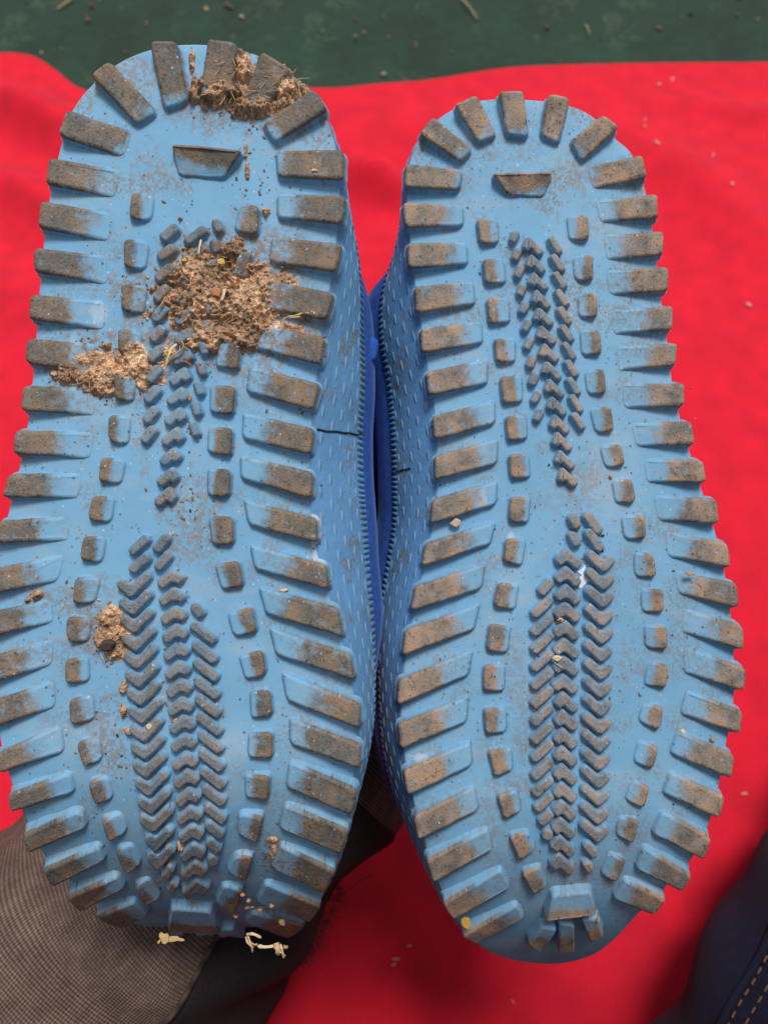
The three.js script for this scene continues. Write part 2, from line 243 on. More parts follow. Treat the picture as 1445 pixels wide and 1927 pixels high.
const TEX = { w: 0.17, h: 0.41 };
const uvOf = (x, y) => [x / TEX.w + 0.5, y / TEX.h + 0.5];
function prepare(B) {
  const k = B.D / FPX;
  B.k = k; B.ox = (B.c[0] - CX) * k; B.oy = (CY - B.c[1]) * k;
  B.y0 = (CY - B.toe0) * k - B.oy;
  B.zs = (y) => (y < B.y0 ? -B.roll * (B.y0 - y) ** 2 : 0);
  B.n = (y) => { const s = y < B.y0 ? 2 * B.roll * (B.y0 - y) : 0, l = Math.hypot(1, s); return [-s / l, 1 / l]; };  // ny, nz
  B.P = (x, y, h) => { const n = B.n(y); return [x, y + n[0] * h, B.zs(y) + n[1] * h]; };
  B.un = (px, py, h = 0) => {                                           // photo position of a point that stands h above the sole -> place on the sole
    let d = B.D, x, y;
    for (let i = 0; i < 14; i++) {
      x = (px - CX) / FPX * d - B.ox; const Y = (CY - py) / FPX * d - B.oy;
      y = Y; for (let q = 0; q < 4; q++) y = Y - B.n(y)[0] * h;
      d = B.D - (B.zs(y) + B.n(y)[1] * h);
    }
    return [x, y];
  };
}
prepare(LEFT); prepare(RIGHT_BOOT);

// ---- outlines
function roundOutline(pts, r, seg = 4) {
  const o = [], n = pts.length;
  for (let i = 0; i < n; i++) {
    const a = pts[(i + n - 1) % n], b = pts[i], c = pts[(i + 1) % n];
    const la = Math.hypot(a[0] - b[0], a[1] - b[1]), lc = Math.hypot(c[0] - b[0], c[1] - b[1]), q = Math.min(r, la * 0.45, lc * 0.45);
    const p = [b[0] + (a[0] - b[0]) / la * q, b[1] + (a[1] - b[1]) / la * q], e = [b[0] + (c[0] - b[0]) / lc * q, b[1] + (c[1] - b[1]) / lc * q];
    for (let s = 0; s <= seg; s++) { const t = s / seg; o.push([(1 - t) ** 2 * p[0] + 2 * t * (1 - t) * b[0] + t * t * e[0], (1 - t) ** 2 * p[1] + 2 * t * (1 - t) * b[1] + t * t * e[1]]); }
  }
  // long straight runs get points in between
  const f = [];
  for (let i = 0; i < o.length; i++) { const a = o[i], b = o[(i + 1) % o.length], l = Math.hypot(b[0] - a[0], b[1] - a[1]), m = Math.max(1, Math.round(l / 0.0035)); if (l < 1e-6) continue; for (let s = 0; s < m; s++) f.push([lerp(a[0], b[0], s / m), lerp(a[1], b[1], s / m)]); }
  let area = 0; for (let i = 0; i < f.length; i++) { const a = f[i], b = f[(i + 1) % f.length]; area += a[0] * b[1] - b[0] * a[1]; }
  return area < 0 ? f.reverse() : f;
}
function normals2(o) { const n = o.length; return o.map((p, i) => { const a = o[(i + n - 1) % n], b = o[(i + 1) % n], dx = b[0] - a[0], dy = b[1] - a[1], l = Math.hypot(dx, dy) || 1; return [dy / l, -dx / l]; }); }
function stripPoly(pts, w) {
  const L = [], Rr = [];
  for (let i = 0; i < pts.length; i++) {
    const a = pts[Math.max(0, i - 1)], b = pts[i], c = pts[Math.min(pts.length - 1, i + 1)];
    let d1 = [b[0] - a[0], b[1] - a[1]], d2 = [c[0] - b[0], c[1] - b[1]];
    if (i === 0) d1 = d2; if (i === pts.length - 1) d2 = d1;
    const l1 = Math.hypot(...d1), l2 = Math.hypot(...d2), n1 = [-d1[1] / l1, d1[0] / l1], n2 = [-d2[1] / l2, d2[0] / l2];
    let m = [n1[0] + n2[0], n1[1] + n2[1]]; const lm = Math.hypot(...m); m = [m[0] / lm, m[1] / lm];
    const s = w / 2 / Math.max(0.55, m[0] * n1[0] + m[1] * n1[1]);
    const ext = i === 0 ? [-d2[0] / l2 * w * 0.3, -d2[1] / l2 * w * 0.3] : i === pts.length - 1 ? [d1[0] / l1 * w * 0.3, d1[1] / l1 * w * 0.3] : [0, 0];
    L.push([b[0] + m[0] * s + ext[0], b[1] + m[1] * s + ext[1]]); Rr.push([b[0] - m[0] * s + ext[0], b[1] - m[1] * s + ext[1]]);
  }
  return [...L, ...Rr.reverse()];
}
// a raised rubber piece: skirt, wall, rounded shoulder and flat cap over the sole surface
function raised(B, outline, hf, bev, draft) {
  const N = outline.length, nn = normals2(outline), pos = [], uv = [], idx = [];
  const ring = (off0, hfn, uvOff) => { for (let i = 0; i < N; i++) { const off = off0 * (off0 > 0 ? clamp(hf(outline[i][0], outline[i][1]) / 0.003, 0.15, 1) : 1), x = outline[i][0] + nn[i][0] * off, y = outline[i][1] + nn[i][1] * off, h = hfn(hf(outline[i][0], outline[i][1])), p = B.P(x, y, h); pos.push(...p); uv.push(...uvOf(outline[i][0] + nn[i][0] * uvOff, outline[i][1] + nn[i][1] * uvOff)); } };
  outline = outline.map(([x, y], i) => { const w = 0.00045 * (fbm(x * 700 + 3, y * 700, 2) - 0.5) + 0.0003 * (fbm(x * 2500, y * 2500 + 5, 2) - 0.5); return [x + nn[i][0] * w, y + nn[i][1] * w]; });
  const shoulder = (h) => Math.max(h - bev, h * 0.35);
  ring(draft + 0.0007, () => -0.0004, 0.0006);
  ring(draft, (h) => 0.0005 * Math.min(1, h / 0.002), 0.0005);
  ring(draft * 0.3, (h) => shoulder(h) * 0.75, 0.0003);
  ring(0, shoulder, -0.00015);
  ring(-bev * 0.3, (h) => shoulder(h) + (h - shoulder(h)) * 0.7, -0.0004);
  ring(-bev * 0.85, (h) => h, -bev * 0.85);
  ring(-bev * 1.15, (h) => h, -bev * 1.15);
  const rings = 7;
  for (let r = 0; r < rings - 1; r++) for (let i = 0; i < N; i++) { const a = r * N + i, b = r * N + (i + 1) % N; idx.push(a, b, a + N, b, b + N, a + N); }
  const o = (rings - 1) * N, contour = []; for (let i = 0; i < N; i++) contour.push(V2(pos[(o + i) * 3], pos[(o + i) * 3 + 1]));
  for (const [a, b, c] of THREE.ShapeUtils.triangulateShape(contour, [])) idx.push(o + a, o + b, o + c);
  return geoFrom(pos, idx, uv);
}
// ---- what stands on each sole
function pieces(B, tread) {
  const out = [], un = B.un;
  const quad = (name, q, hs, rad, bev, dirt) => {
    if (name === 'tread_lug') { const e = (a, b) => [a[0] + (a[0] - b[0]) * 0.055, a[1] + (a[1] - b[1]) * 0.055]; q = [e(q[0], q[3]), e(q[1], q[2]), q[2], q[3]]; }
    const pts = q.map(([x, y], i) => un(x, y, hs[i])), ol = roundOutline(pts, rad);
    const ox = (pts[0][0] + pts[1][0]) / 2, oy = (pts[0][1] + pts[1][1]) / 2, ix = (pts[2][0] + pts[3][0]) / 2, iy = (pts[2][1] + pts[3][1]) / 2, L2 = (ix - ox) ** 2 + (iy - oy) ** 2;
    const tf = (x, y) => ((x - ox) * (ix - ox) + (y - oy) * (iy - oy)) / L2;
    const ho = (hs[0] + hs[1]) / 2, hi = (hs[2] + hs[3]) / 2;
    out.push({ name, ol, hf: (x, y) => lerp(ho, hi, clamp(tf(x, y), 0, 1)), tf, bev, draft: 0.0003, kind: 'lug', fade: dirt, rand: rnd() });
  };
  const H = B === LEFT ? 0.0052 : 0.0055;
  const along = (y) => (y - 0) ;
  B.outerLugs.forEach((q, i) => { const e = i < 3 ? 0.92 : i < 6 ? 0.68 : i > 16 ? 0.7 : rr(0.48, 0.7); const hi = i < 2 ? H * 0.5 : lerp(0.0003, 0.0026, ss(14, 19, i)); quad('tread_lug', q, [H, H, hi, hi], 0.0022, 0.0012, e); });
  B.innerLugs.forEach((q, i) => { const e = i < 4 ? 0.9 : i < 7 ? 0.72 : rr(0.56, 0.8) - (B === LEFT && i > 7 && i < 13 ? 0.1 : 0); quad('tread_lug', q, [H, H, H * (i < 4 ? 0.6 : 0.42), H * (i < 4 ? 0.6 : 0.42)], 0.0020, 0.0011, e); });
  B.outerBlocks.forEach((q) => quad('tread_block', q, [0.0034, 0.0034, 0.0012, 0.0012], 0.0024, 0.001, rr(0.42, 0.7)));
  B.innerBlocks.forEach((q) => quad('tread_block', q, [0.0034, 0.0034, 0.0022, 0.0022], 0.0022, 0.001, rr(0.5, 0.8)));
  B.bars.forEach(([a, b, c, d]) => { const hs = [0.005, 0.005, 0.0012, 0.0012]; quad('heel_bar', [a, b, c, d], hs, 0.002, 0.0009, B === LEFT ? 0.62 : 0.8); });
  B.toe.forEach(([a, b, c, d], i) => quad('toe_lug', [d, c, b, a], i ? [0.005, 0.005, 0.004, 0.004] : [0.0065, 0.0065, 0.004, 0.004], 0.0016, 0.001, i ? (B === LEFT ? 0.1 : 0.6) : 0.4));
  const strip = (name, pts, w, h, a = 1) => { const p = stripPoly(pts, w + 2).map(([x, y]) => un(x, y, h)), ol = roundOutline(p, 0.0018, 3); out.push({ name, ol, hf: () => h, bev: 0.0009, draft: 0.0003, kind: 'chev', fade: a, rand: rnd() }); };
  tread(strip);
  return out;
}
const bar = (c, h) => [[c[0] - h[0], c[1] - h[1]], [c[0] + h[0], c[1] + h[1]]];
const add = (e, list) => list.map(([x, y]) => [e[0] + x, e[1] + y]);
const tri = (k, t, f) => { for (let i = 1; i < t.length; i++) if (k <= t[i][0]) { const u = (k - t[i - 1][0]) / (t[i][0] - t[i - 1][0]); return lerp(t[i - 1][1], t[i][1], u); } return t[t.length - 1][1]; };
function leftTread(s) {
  const h = 0.0031;
  for (let k = 0; k < 11; k++) { const y = 436 + 38.2 * k; s('bar_tread', bar([tri(y, [[436, 318], [554, 303], [668, 292], [818, 279]]), y], k < 3 ? [11, -9] : [8, -10]), 18, h); }
  for (let k = 0; k < 14; k++) { const e = [320 + 4.6 * k, 920 - 37.9 * k]; if (k < 9) s('chevron_tread', add(e, [[-23, 25], [-3, 8], [4, 18]]), 17, h); else s('bar_tread', bar([e[0] - 12, e[1] + 14], [15, -11]), 17, h); }
  for (let k = 0; k < 11; k++) s('tread_stud', bar([365 + 4.4 * k, 807 - 38.3 * k], [-3.5, -9]), 14, h);
  for (const c of [[261, 1026], [262, 1061]]) s('bar_tread', bar(c, [13, -12]), 17, h);
  for (let k = 0; k < 16; k++) { const e = [tri(k, [[0, 246.6], [10, 275], [15, 297]]), 1126 + 34.2 * k]; s('chevron_tread', add(e, k > 13 ? [[-13, -24], [0, -10], [24, -36]] : [[-20, -27], [0, -11], [29, -42]]), 17, h); }
  s('tread_stud', bar([316, 1647], [5, -8]), 15, h); s('tread_stud', bar([324, 1674], [2, -4]), 16, h);
  for (const c of [[303, 1023], [306, 1057]]) s('bar_tread', bar(c, [9, -11]), 17, h);
  for (let k = 0; k < 18; k++) { const e = [tri(k, [[0, 324], [11, 354], [17, 372]]), 1070 + 34.5 * k]; s('chevron_tread', add(e, [[-21, 30], [-1, 12], [14, 22]]), 17, h); }
  [[371, 1149, 6, 7], [382, 1192, 18, 14]].forEach(([x, y, a, b]) => s('bar_tread', bar([x, y], [a, b]), 17, h));
  for (let k = 0; k < 8; k++) s('bar_tread', bar([384.5 + 2.1 * k, 1228 + 34.2 * k], [18, 14]), 17, h);
  [[401.5, 1500, 16, 13], [404.5, 1534, 15, 12], [403.5, 1565, 12, 10], [402, 1595, 7, 8], [400, 1623, 1.5, 5]].forEach(([x, y, a, b]) => s('bar_tread', bar([x, y], [a, b]), 17, h));
}
function rightTread(s) {
  const h = 0.0034;
  for (let k = 0; k < 11; k++) s('tread_stud', bar([968.6 + 4.54 * k, 444 + 33.7 * k], [3.6, -7.5]), 12, h);
  for (let k = 0; k < 14; k++) s('chevron_tread', add([995 + 5 * k, 444 + 33.6 * k], [[-4, 21], [1, 9], [21, 30]]), 12.5, h);
  for (let k = 0; k < 11; k++) s('bar_tread', bar([1045 + 4.36 * k, 460 + 33.2 * k], [8, 12]), 12.5, h);
  for (const c of [[1081, 981], [1081, 1015]]) s('bar_tread', bar(c, [5, 9]), 16, h);
  for (let k = 0; k < 18; k++) { const e = [tri(k, [[0, 1067], [3, 1065], [8, 1060], [13, 1057.5], [17, 1052]]), 1032 + 33.94 * k]; s('chevron_tread', add(e, k < 8 ? [[-15, 24], [0, 11], [20, 31]] : [[-9, 22], [0, 11], [21, 32]]), 17, h); }
  for (const c of [[1116, 984], [1118.5, 1017]]) s('bar_tread', bar(c, [11, 15]), 17, h);
  for (let k = 0; k < 16; k++) s('chevron_tread', add([1138 - 0.73 * k, 1078 + 34 * k], [[-28, -35], [-2, -11], [12, -24]]), 17, h);
  s('bar_tread', bar([1112, 1602], [6, 8]), 16, h); s('tread_stud', bar([1107, 1634], [3, 5]), 16, h);
  s('bar_tread', bar([1027.6, 1105], [8, -9]), 16.5, h);
  for (let k = 0; k < 10; k++) s('bar_tread', bar([1021, 1143 + 34 * k], [15, -14]), 16.5, h);
  [[1022, 1482, 14, -13], [1024, 1512, 12, -11], [1027.5, 1542, 8, -8], [1031, 1573, 1.5, -5]].forEach(([x, y, a, b]) => s('bar_tread', bar([x, y], [a, b]), 16.5, h));
}

// ---- texture of a sole: blue rubber with dust, specks, smears and the dirt worn into the tread tops
function soleTexture(B, list, smears, s0) {
  const W = 1024, H = 2048, N = W * H, dirt = new Float32Array(N), ins = new Uint8Array(N), dx = TEX.w / W, dy = TEX.h / H;
  for (const p of list) {
    let a = 1e9, b = -1e9, c = 1e9, d = -1e9; for (const [x, y] of p.ol) { a = Math.min(a, x); b = Math.max(b, x); c = Math.min(c, y); d = Math.max(d, y); }
    const i0 = Math.floor((a / TEX.w + 0.5) * W), i1 = Math.ceil((b / TEX.w + 0.5) * W), j0 = Math.floor((c / TEX.h + 0.5) * H), j1 = Math.ceil((d / TEX.h + 0.5) * H), n = p.ol.length, so = p.rand * 90;
    for (let j = Math.max(0, j0); j <= Math.min(H - 1, j1); j++) for (let i = Math.max(0, i0); i <= Math.min(W - 1, i1); i++) {
      const x = (i + 0.5) * dx - TEX.w / 2, y = (j + 0.5) * dy - TEX.h / 2;
      let inside = false, dist = 1e9;
      for (let q = 0, r = n - 1; q < n; r = q++) {
        const A = p.ol[q], C = p.ol[r];
        if ((A[1] > y) !== (C[1] > y) && x < (C[0] - A[0]) * (y - A[1]) / (C[1] - A[1]) + A[0]) inside = !inside;
        const ex = C[0] - A[0], ey = C[1] - A[1], t = clamp(((x - A[0]) * ex + (y - A[1]) * ey) / (ex * ex + ey * ey), 0, 1);
        dist = Math.min(dist, (x - A[0] - t * ex) ** 2 + (y - A[1] - t * ey) ** 2);
      }
      if (!inside) continue;
      dist = Math.sqrt(dist);
      const big = fbm(x * 420 + so, y * 420, 3), fine = fbm(x * 2600, y * 2600 + so, 2);
      let v;
      if (p.kind === 'lug') {
        const t = p.tf(x, y) + 0.24 * (big - 0.5) + 0.1 * (fine - 0.5) + 0.14 * (fbm(x * 150 + so, y * 150, 2) - 0.5);
        v = 1 - ss(p.fade - 0.16 - 0.08 * p.rand, p.fade + 0.13 + 0.12 * p.rand, t);
        v *= 0.86 + 0.25 * ss(0.35, 0.6, fine) - 0.25 * ss(0.58, 0.8, big);
        v = Math.max(v, 0.16 * ss(0.3, 0.8, fine) * (1 - ss(p.fade, p.fade + 0.5, t)));
        v *= 0.9 + 0.1 * ss(0, 0.0004, dist);
        v += 0.18 * ss(p.fade - 0.35, p.fade - 0.05, t) * (1 - ss(p.fade, p.fade + 0.15, t)) * ss(0.4, 0.6, fine);
      } else {
        v = ss(-0.0002, 0.0006, dist) * (0.72 + 0.35 * big) * (0.8 + 0.35 * ss(0.35, 0.65, fine)) * p.fade * B.chev(y);
      }
      dirt[j * W + i] = Math.min(1.15, v); ins[j * W + i] = 1;
    }
  }
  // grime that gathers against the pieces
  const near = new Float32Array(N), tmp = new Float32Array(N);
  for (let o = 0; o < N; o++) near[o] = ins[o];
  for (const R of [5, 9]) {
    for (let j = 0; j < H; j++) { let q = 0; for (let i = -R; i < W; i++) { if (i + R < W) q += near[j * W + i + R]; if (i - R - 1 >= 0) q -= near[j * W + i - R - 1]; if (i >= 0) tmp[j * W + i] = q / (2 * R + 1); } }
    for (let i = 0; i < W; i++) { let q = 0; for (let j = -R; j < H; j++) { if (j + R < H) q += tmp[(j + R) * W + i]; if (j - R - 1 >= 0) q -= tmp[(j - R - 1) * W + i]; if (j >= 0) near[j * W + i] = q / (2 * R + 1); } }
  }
  // specks
  const speck = new Float32Array(N), dark = new Float32Array(N), pale = new Float32Array(N);
  const dot = (arr, x, y, r, a) => { const ci = (x / TEX.w + 0.5) * W, cj = (y / TEX.h + 0.5) * H, q = r / dx; for (let j = Math.floor(cj - q - 1); j <= cj + q + 1; j++) for (let i = Math.floor(ci - q - 1); i <= ci + q + 1; i++) if (i >= 0 && j >= 0 && i < W && j < H) { const e = Math.hypot(i - ci, j - cj), v = a * ss(q + 0.6, q - 0.5, e); if (v > 0) arr[j * W + i] = Math.max(arr[j * W + i], v); } };
  for (let k = 0; k < 3000; k++) { const x = rr(-0.07, 0.07), y = rr(-0.17, 0.17); if (fbm(x * 50 + s0, y * 50, 3) < 0.42 && rnd() < 0.6) continue; dot(rnd() < 0.55 ? dark : speck, x, y, rr(0.00012, 0.0004), rr(0.4, 0.95)); }
  for (let k = 0; k < 750; k++) dot(pale, rr(-0.07, 0.07), rr(-0.17, 0.17), rr(0.0001, 0.00028), rr(0.3, 0.9));
  const sm = smears.map(([px, py, rx, ry, a]) => { const q = B.un(px, py); return [q[0], q[1], rx * B.k, ry * B.k, Math.abs(a), a < 0]; });
  const col = new Uint8Array(N * 4), bmp = new Uint8Array(N * 4);
  const blueA = [0.152, 0.352, 0.55], blueB = [0.2, 0.41, 0.6], dustc = [0.36, 0.33, 0.29], brown = [0.26, 0.145, 0.08], gray = [0.075, 0.082, 0.08];
  for (let j = 0; j < H; j++) for (let i = 0; i < W; i++) {
    const o = j * W + i, x = (i + 0.5) * dx - TEX.w / 2, y = (j + 0.5) * dy - TEX.h / 2;
    const n1 = fbm(x * 60 + s0, y * 60, 4), n2 = fbm(x * 500 + s0, y * 500, 3), n3 = hash(i + s0 * 7, j);
    let c = mixc(blueA, blueB, n1);
    c = mixc(c, dustc, clamp(0.30 * ss(0.55, 0.85, n1 * 0.5 + n2 * 0.5) + 0.07 * ss(0.4, 0.7, n2), 0, 1) * 0.55);
    const heel = ss(0.03, 0.13, y), n4 = fbm(x * 1300 + s0, y * 1300, 2);
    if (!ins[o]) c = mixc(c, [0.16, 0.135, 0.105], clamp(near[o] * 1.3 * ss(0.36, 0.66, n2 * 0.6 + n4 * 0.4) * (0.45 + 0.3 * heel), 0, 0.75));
    c = mixc(c, [0.21, 0.18, 0.145], ss(0.5, 0.74, fbm(x * 95 + s0 * 3, y * 95, 4)) * ss(0.36, 0.62, n4) * (0.44 + 0.2 * heel));
    c = mixc(c, [0.36, 0.42, 0.48], ss(0.56, 0.72, fbm(x * 60 + 40 + s0, y * 190, 4)) * 0.22);
    let s = 0; for (const q of sm) { const e = ((x - q[0]) / q[2]) ** 2 + ((y - q[1]) / q[3]) ** 2; if (e < 2.5) if (q[5]) c = mixc(c, [0.55, 0.62, 0.68], q[4] * ss(1.3, 0.1, e + 1.6 * (0.5 - n2)) * (0.6 + 0.4 * n4)); else s = Math.max(s, q[4] * ss(1.6, 0.1, e + 1.5 * (0.5 - n2))); }
    s *= ss(0.38, 0.62, fbm(x * 900, y * 900 + s0, 3) * 0.7 + n2 * 0.3);
    c = mixc(c, mixc([0.2, 0.145, 0.1], brown, n2), s);
    let d = dirt[o];
    if (d > 0) {
      const g = fbm(x * 1500 + s0, y * 1500, 2), w = fbm(x * 180 + s0 * 2, y * 180, 3);
      let dc = mixc(B.fib, [B.fib[0] * 0.42, B.fib[1] * 0.42, B.fib[2] * 0.42], ss(0.5, 0.85, g) * 0.4);
      dc = mixc(dc, [B.fib[0] * 1.5, B.fib[1] * 1.28, B.fib[2] * 1.1], ss(0.5, 0.8, w) * 0.8);
      dc = mixc(dc, gray, ss(0.52, 0.3, w) * 0.5); dc = mixc(dc, [0.05, 0.04, 0.03], ss(0.64, 0.8, fbm(x * 700 + s0, y * 700, 3)) * 0.55);
      const k = 0.9 + 0.2 * n3; dc = [dc[0] * k, dc[1] * k, dc[2] * k];
      c = mixc(c, dc, clamp(d, 0, 1));
    }
    c = mixc(c, brown, speck[o] * 0.85); c = mixc(c, [0.03, 0.03, 0.03], dark[o] * 0.8); c = mixc(c, [0.75, 0.72, 0.66], pale[o] * 0.8);
    const k = 0.965 + 0.07 * n3;
    col[o * 4] = toS(c[0] * k); col[o * 4 + 1] = toS(c[1] * k); col[o * 4 + 2] = toS(c[2] * k); col[o * 4 + 3] = 255;
    const b = clamp(118 + 26 * (n2 - 0.5) + 12 * (n3 - 0.5) + (d > 0.05 ? d * (95 * (fbm(x * 2200, y * 2200, 2) - 0.5) + 34 * (n3 - 0.5)) : 0) + 70 * s + 60 * speck[o] + 50 * dark[o], 0, 255);
    bmp[o * 4] = bmp[o * 4 + 1] = bmp[o * 4 + 2] = b; bmp[o * 4 + 3] = 255;
  }
  return new THREE.MeshPhysicalMaterial({ map: finishTex(col, W, H, true), bumpMap: finishTex(bmp, W, H, false), bumpScale: 0.0005, roughness: 0.72, specularIntensity: 0.55 });
}
const rubberTex = dataTex(512, 512, (u, v, i, j) => {
  const n = 0.5 * tn(u, v, 6, 21) + 0.3 * tn(u, v, 24, 22) + 0.2 * tn(u, v, 96, 23), k = 0.86 + 0.2 * n + 0.05 * (hash(i, j) - 0.5);
  const mud = ss(0.6, 0.78, 0.55 * tn(u, v, 10, 24) + 0.45 * tn(u, v, 70, 25)) * 0.55, sp = hash(i >> 1, j >> 1) > 0.992 ? 0.6 : 0;
  return mixc(mixc([102 * k, 156 * k, 206 * k], [124, 104, 86], mud), [70, 58, 50], sp);
}, true, true);
const rubberBump = dataTex(256, 256, (u, v, i, j) => { const n = 128 + 60 * (tn(u, v, 64, 23) - 0.5) + 30 * (hash(i, j) - 0.5); return [n, n, n]; }, false, true);
const sideMat = new THREE.MeshPhysicalMaterial({ map: rubberTex, bumpMap: rubberBump, bumpScale: 0.0003, roughness: 0.68, specularIntensity: 0.5 });
const dimpleMat = new THREE.MeshPhysicalMaterial({ color: new THREE.Color().setRGB(0.165, 0.33, 0.51), roughness: 0.7, specularIntensity: 0.5 });
const ribMat = new THREE.MeshPhysicalMaterial({ map: rubberTex, color: new THREE.Color(0.95, 0.93, 0.9), roughness: 0.7, specularIntensity: 0.5 });
const neoTex = dataTex(256, 256, (u, v, i, j) => { const k = 0.85 + 0.25 * tn(u, v, 64, 31) + 0.16 * (hash(i, j) - 0.5); return [32 * k, 84 * k, 168 * k]; }, true, true);
const neoMat = new THREE.MeshPhysicalMaterial({ map: neoTex, roughness: 0.95, sheen: 0.3, sheenColor: new THREE.Color(0.2, 0.35, 0.8), sheenRoughness: 0.5, side: THREE.DoubleSide });
const grooveMat = new THREE.MeshStandardMaterial({ color: new THREE.Color().setRGB(0.012, 0.016, 0.022), roughness: 1 });

const BAND = 0.027;
function perimeter(B, N = 420) {
  const pts = B.outline.map(([x, y, f]) => { const q = B.un(x, y); return V3(q[0], q[1], f * mm); });
  const c = new THREE.CatmullRomCurve3(pts, true, 'centripetal'), p = c.getSpacedPoints(N); p.pop();
  const o = p.map((v) => [v.x, v.y]); let area = 0; for (let i = 0; i < N; i++) { const a = o[i], b = o[(i + 1) % N]; area += a[0] * b[1] - b[0] * a[1]; }
  if (area < 0) { p.reverse(); o.reverse(); }
  const nn = normals2(o); let s = 0; const len = o.map((a, i) => { const b = o[(i + N - 1) % N]; if (i) s += Math.hypot(a[0] - b[0], a[1] - b[1]); return s; });
  return { N, o, nn, flare: p.map((v) => v.z), len, total: s };
}
// point on the side band: q 0..N round the sole, t 0 (sole) .. 1 (upper edge), out = extra distance from the band
function sidePoint(B, per, q, t, out = 0) {
  const N = per.N, i0 = Math.floor(q), f = q - i0, a = ((i0 % N) + N) % N, b = (a + 1) % N;
  const x = lerp(per.o[a][0], per.o[b][0], f), y = lerp(per.o[a][1], per.o[b][1], f), nx = lerp(per.nn[a][0], per.nn[b][0], f), ny = lerp(per.nn[a][1], per.nn[b][1], f), fl = lerp(per.flare[a], per.flare[b], f);
  const g = fl * lerp(t, Math.sin(t * Math.PI / 2), 0.25) + 0.0012 * Math.sin(Math.PI * t) + out;
  return V3(x + nx * g, y + ny * g, B.zs(y) - BAND * t);
}
function buildBoot(B, tread, smears, label, s0) {
  const g = thing('rubber_boot', label, 'boot', 'pair of blue boots held sole up');
  g.position.copy(at(B.c[0], B.c[1], B.D)); g.rotation.set(-TILT, 0, 0);
  const list = pieces(B, tread), per = perimeter(B), N = per.N;
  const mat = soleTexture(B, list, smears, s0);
  // outsole: rings from the edge to the spine
  const ys = per.o.map((p) => p[1]), yh = Math.max(...ys), yt = Math.min(...ys), xs = (y) => { let a = 1e9, b = -1e9; for (const p of per.o) if (Math.abs(p[1] - y) < 0.004) { a = Math.min(a, p[0]); b = Math.max(b, p[0]); } return (a + b) / 2; };
  const yA = yt + 0.055, yB = yh - 0.048, spineX = []; for (let i = 0; i <= 40; i++) spineX.push(xs(lerp(yA, yB, i / 40)));
  const spine = (y) => { const c = clamp(y, yA, yB), t = (c - yA) / (yB - yA) * 40, i = Math.min(39, Math.floor(t)); return [lerp(spineX[i], spineX[i + 1], t - i), c]; };
  { const pos = [], uv = [], idx = [], R = 16;
    for (let r = 0; r <= R; r++) for (let i = 0; i < N; i++) {
      const [x, y] = per.o[i], c = spine(y), t = r === 0 ? 0 : r === 1 ? 0.012 : 0.012 + 0.988 * (r - 1) / (R - 1), X = lerp(x, c[0], t), Y = lerp(y, c[1], t), p = B.P(X, Y, r === 0 ? -0.0006 : 0);
      pos.push(...p); uv.push(...uvOf(X, Y));
    }
    for (let r = 0; r < R; r++) for (let i = 0; i < N; i++) { const a = r * N + i, b = r * N + (i + 1) % N; idx.push(a, b, a + N, b, b + N, a + N); }
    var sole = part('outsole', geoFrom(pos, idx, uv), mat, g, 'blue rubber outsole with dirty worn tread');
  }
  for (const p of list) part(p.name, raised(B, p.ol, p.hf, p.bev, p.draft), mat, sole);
  // side band with dimples and ribbed upper edge
  { const pos = [], uv = [], idx = [], R = 10;
    for (let r = 0; r <= R; r++) for (let i = 0; i <= N; i++) { const v = sidePoint(B, per, i, r / R, r === R ? -0.0012 : 0); if (r === 0) v.z -= 0.0006; pos.push(v.x, v.y, v.z); uv.push((per.len[i % N] + (i === N ? per.total : 0)) / 0.08, r / R * BAND / 0.08 * 1.4); }
    for (let r = 0; r < R; r++) for (let i = 0; i < N; i++) { const a = r * (N + 1) + i, b = a + 1; idx.push(a, a + N + 1, b, b, a + N + 1, b + N + 1); }
    var band = part('side_band', geoFrom(pos, idx, uv), sideMat, g, 'dimpled blue rubber side band');
  }
  { const pos = [], idx = [], uv = [];                                   // lens-shaped dimples standing slightly proud
    const rows = 5, step = N / (per.total / 0.0094);
    for (let r = 0; r < rows; r++) for (let q = (r % 2) * step / 2; q < N; q += step) {
      const t = 0.14 + 0.62 * r / (rows - 1) + rr(-0.01, 0.01), hl = 0.0026 / per.total * N, ht = 0.026, b0 = pos.length / 3, K = 10;
      const c = sidePoint(B, per, q, t, 0.00028); pos.push(c.x, c.y, c.z); uv.push(0, 0);
      for (let k = 0; k < K; k++) { const a = k / K * 2 * Math.PI, p = sidePoint(B, per, q + Math.cos(a) * hl * (1 - 0.25 * Math.abs(Math.sin(a))) + r * 0.02, t + Math.sin(a) * ht, -0.0003); pos.push(p.x, p.y, p.z); uv.push(Math.cos(a), Math.sin(a)); const m = sidePoint(B, per, q + Math.cos(a) * hl * 0.8, t + Math.sin(a) * ht * 0.75, 0.0002); pos.push(m.x, m.y, m.z); uv.push(0, 0); }
      for (let k = 0; k < K; k++) { const k2 = (k + 1) % K, o1 = b0 + 1 + k * 2, o2 = b0 + 1 + k2 * 2; idx.push(o1, o1 + 1, o2, o2, o1 + 1, o2 + 1, o1 + 1, b0, o2 + 1); }
    }
    const gg = geoFrom(pos, idx, uv); part('side_dimples', gg, dimpleMat, band).userData.kind = 'stuff';
  }
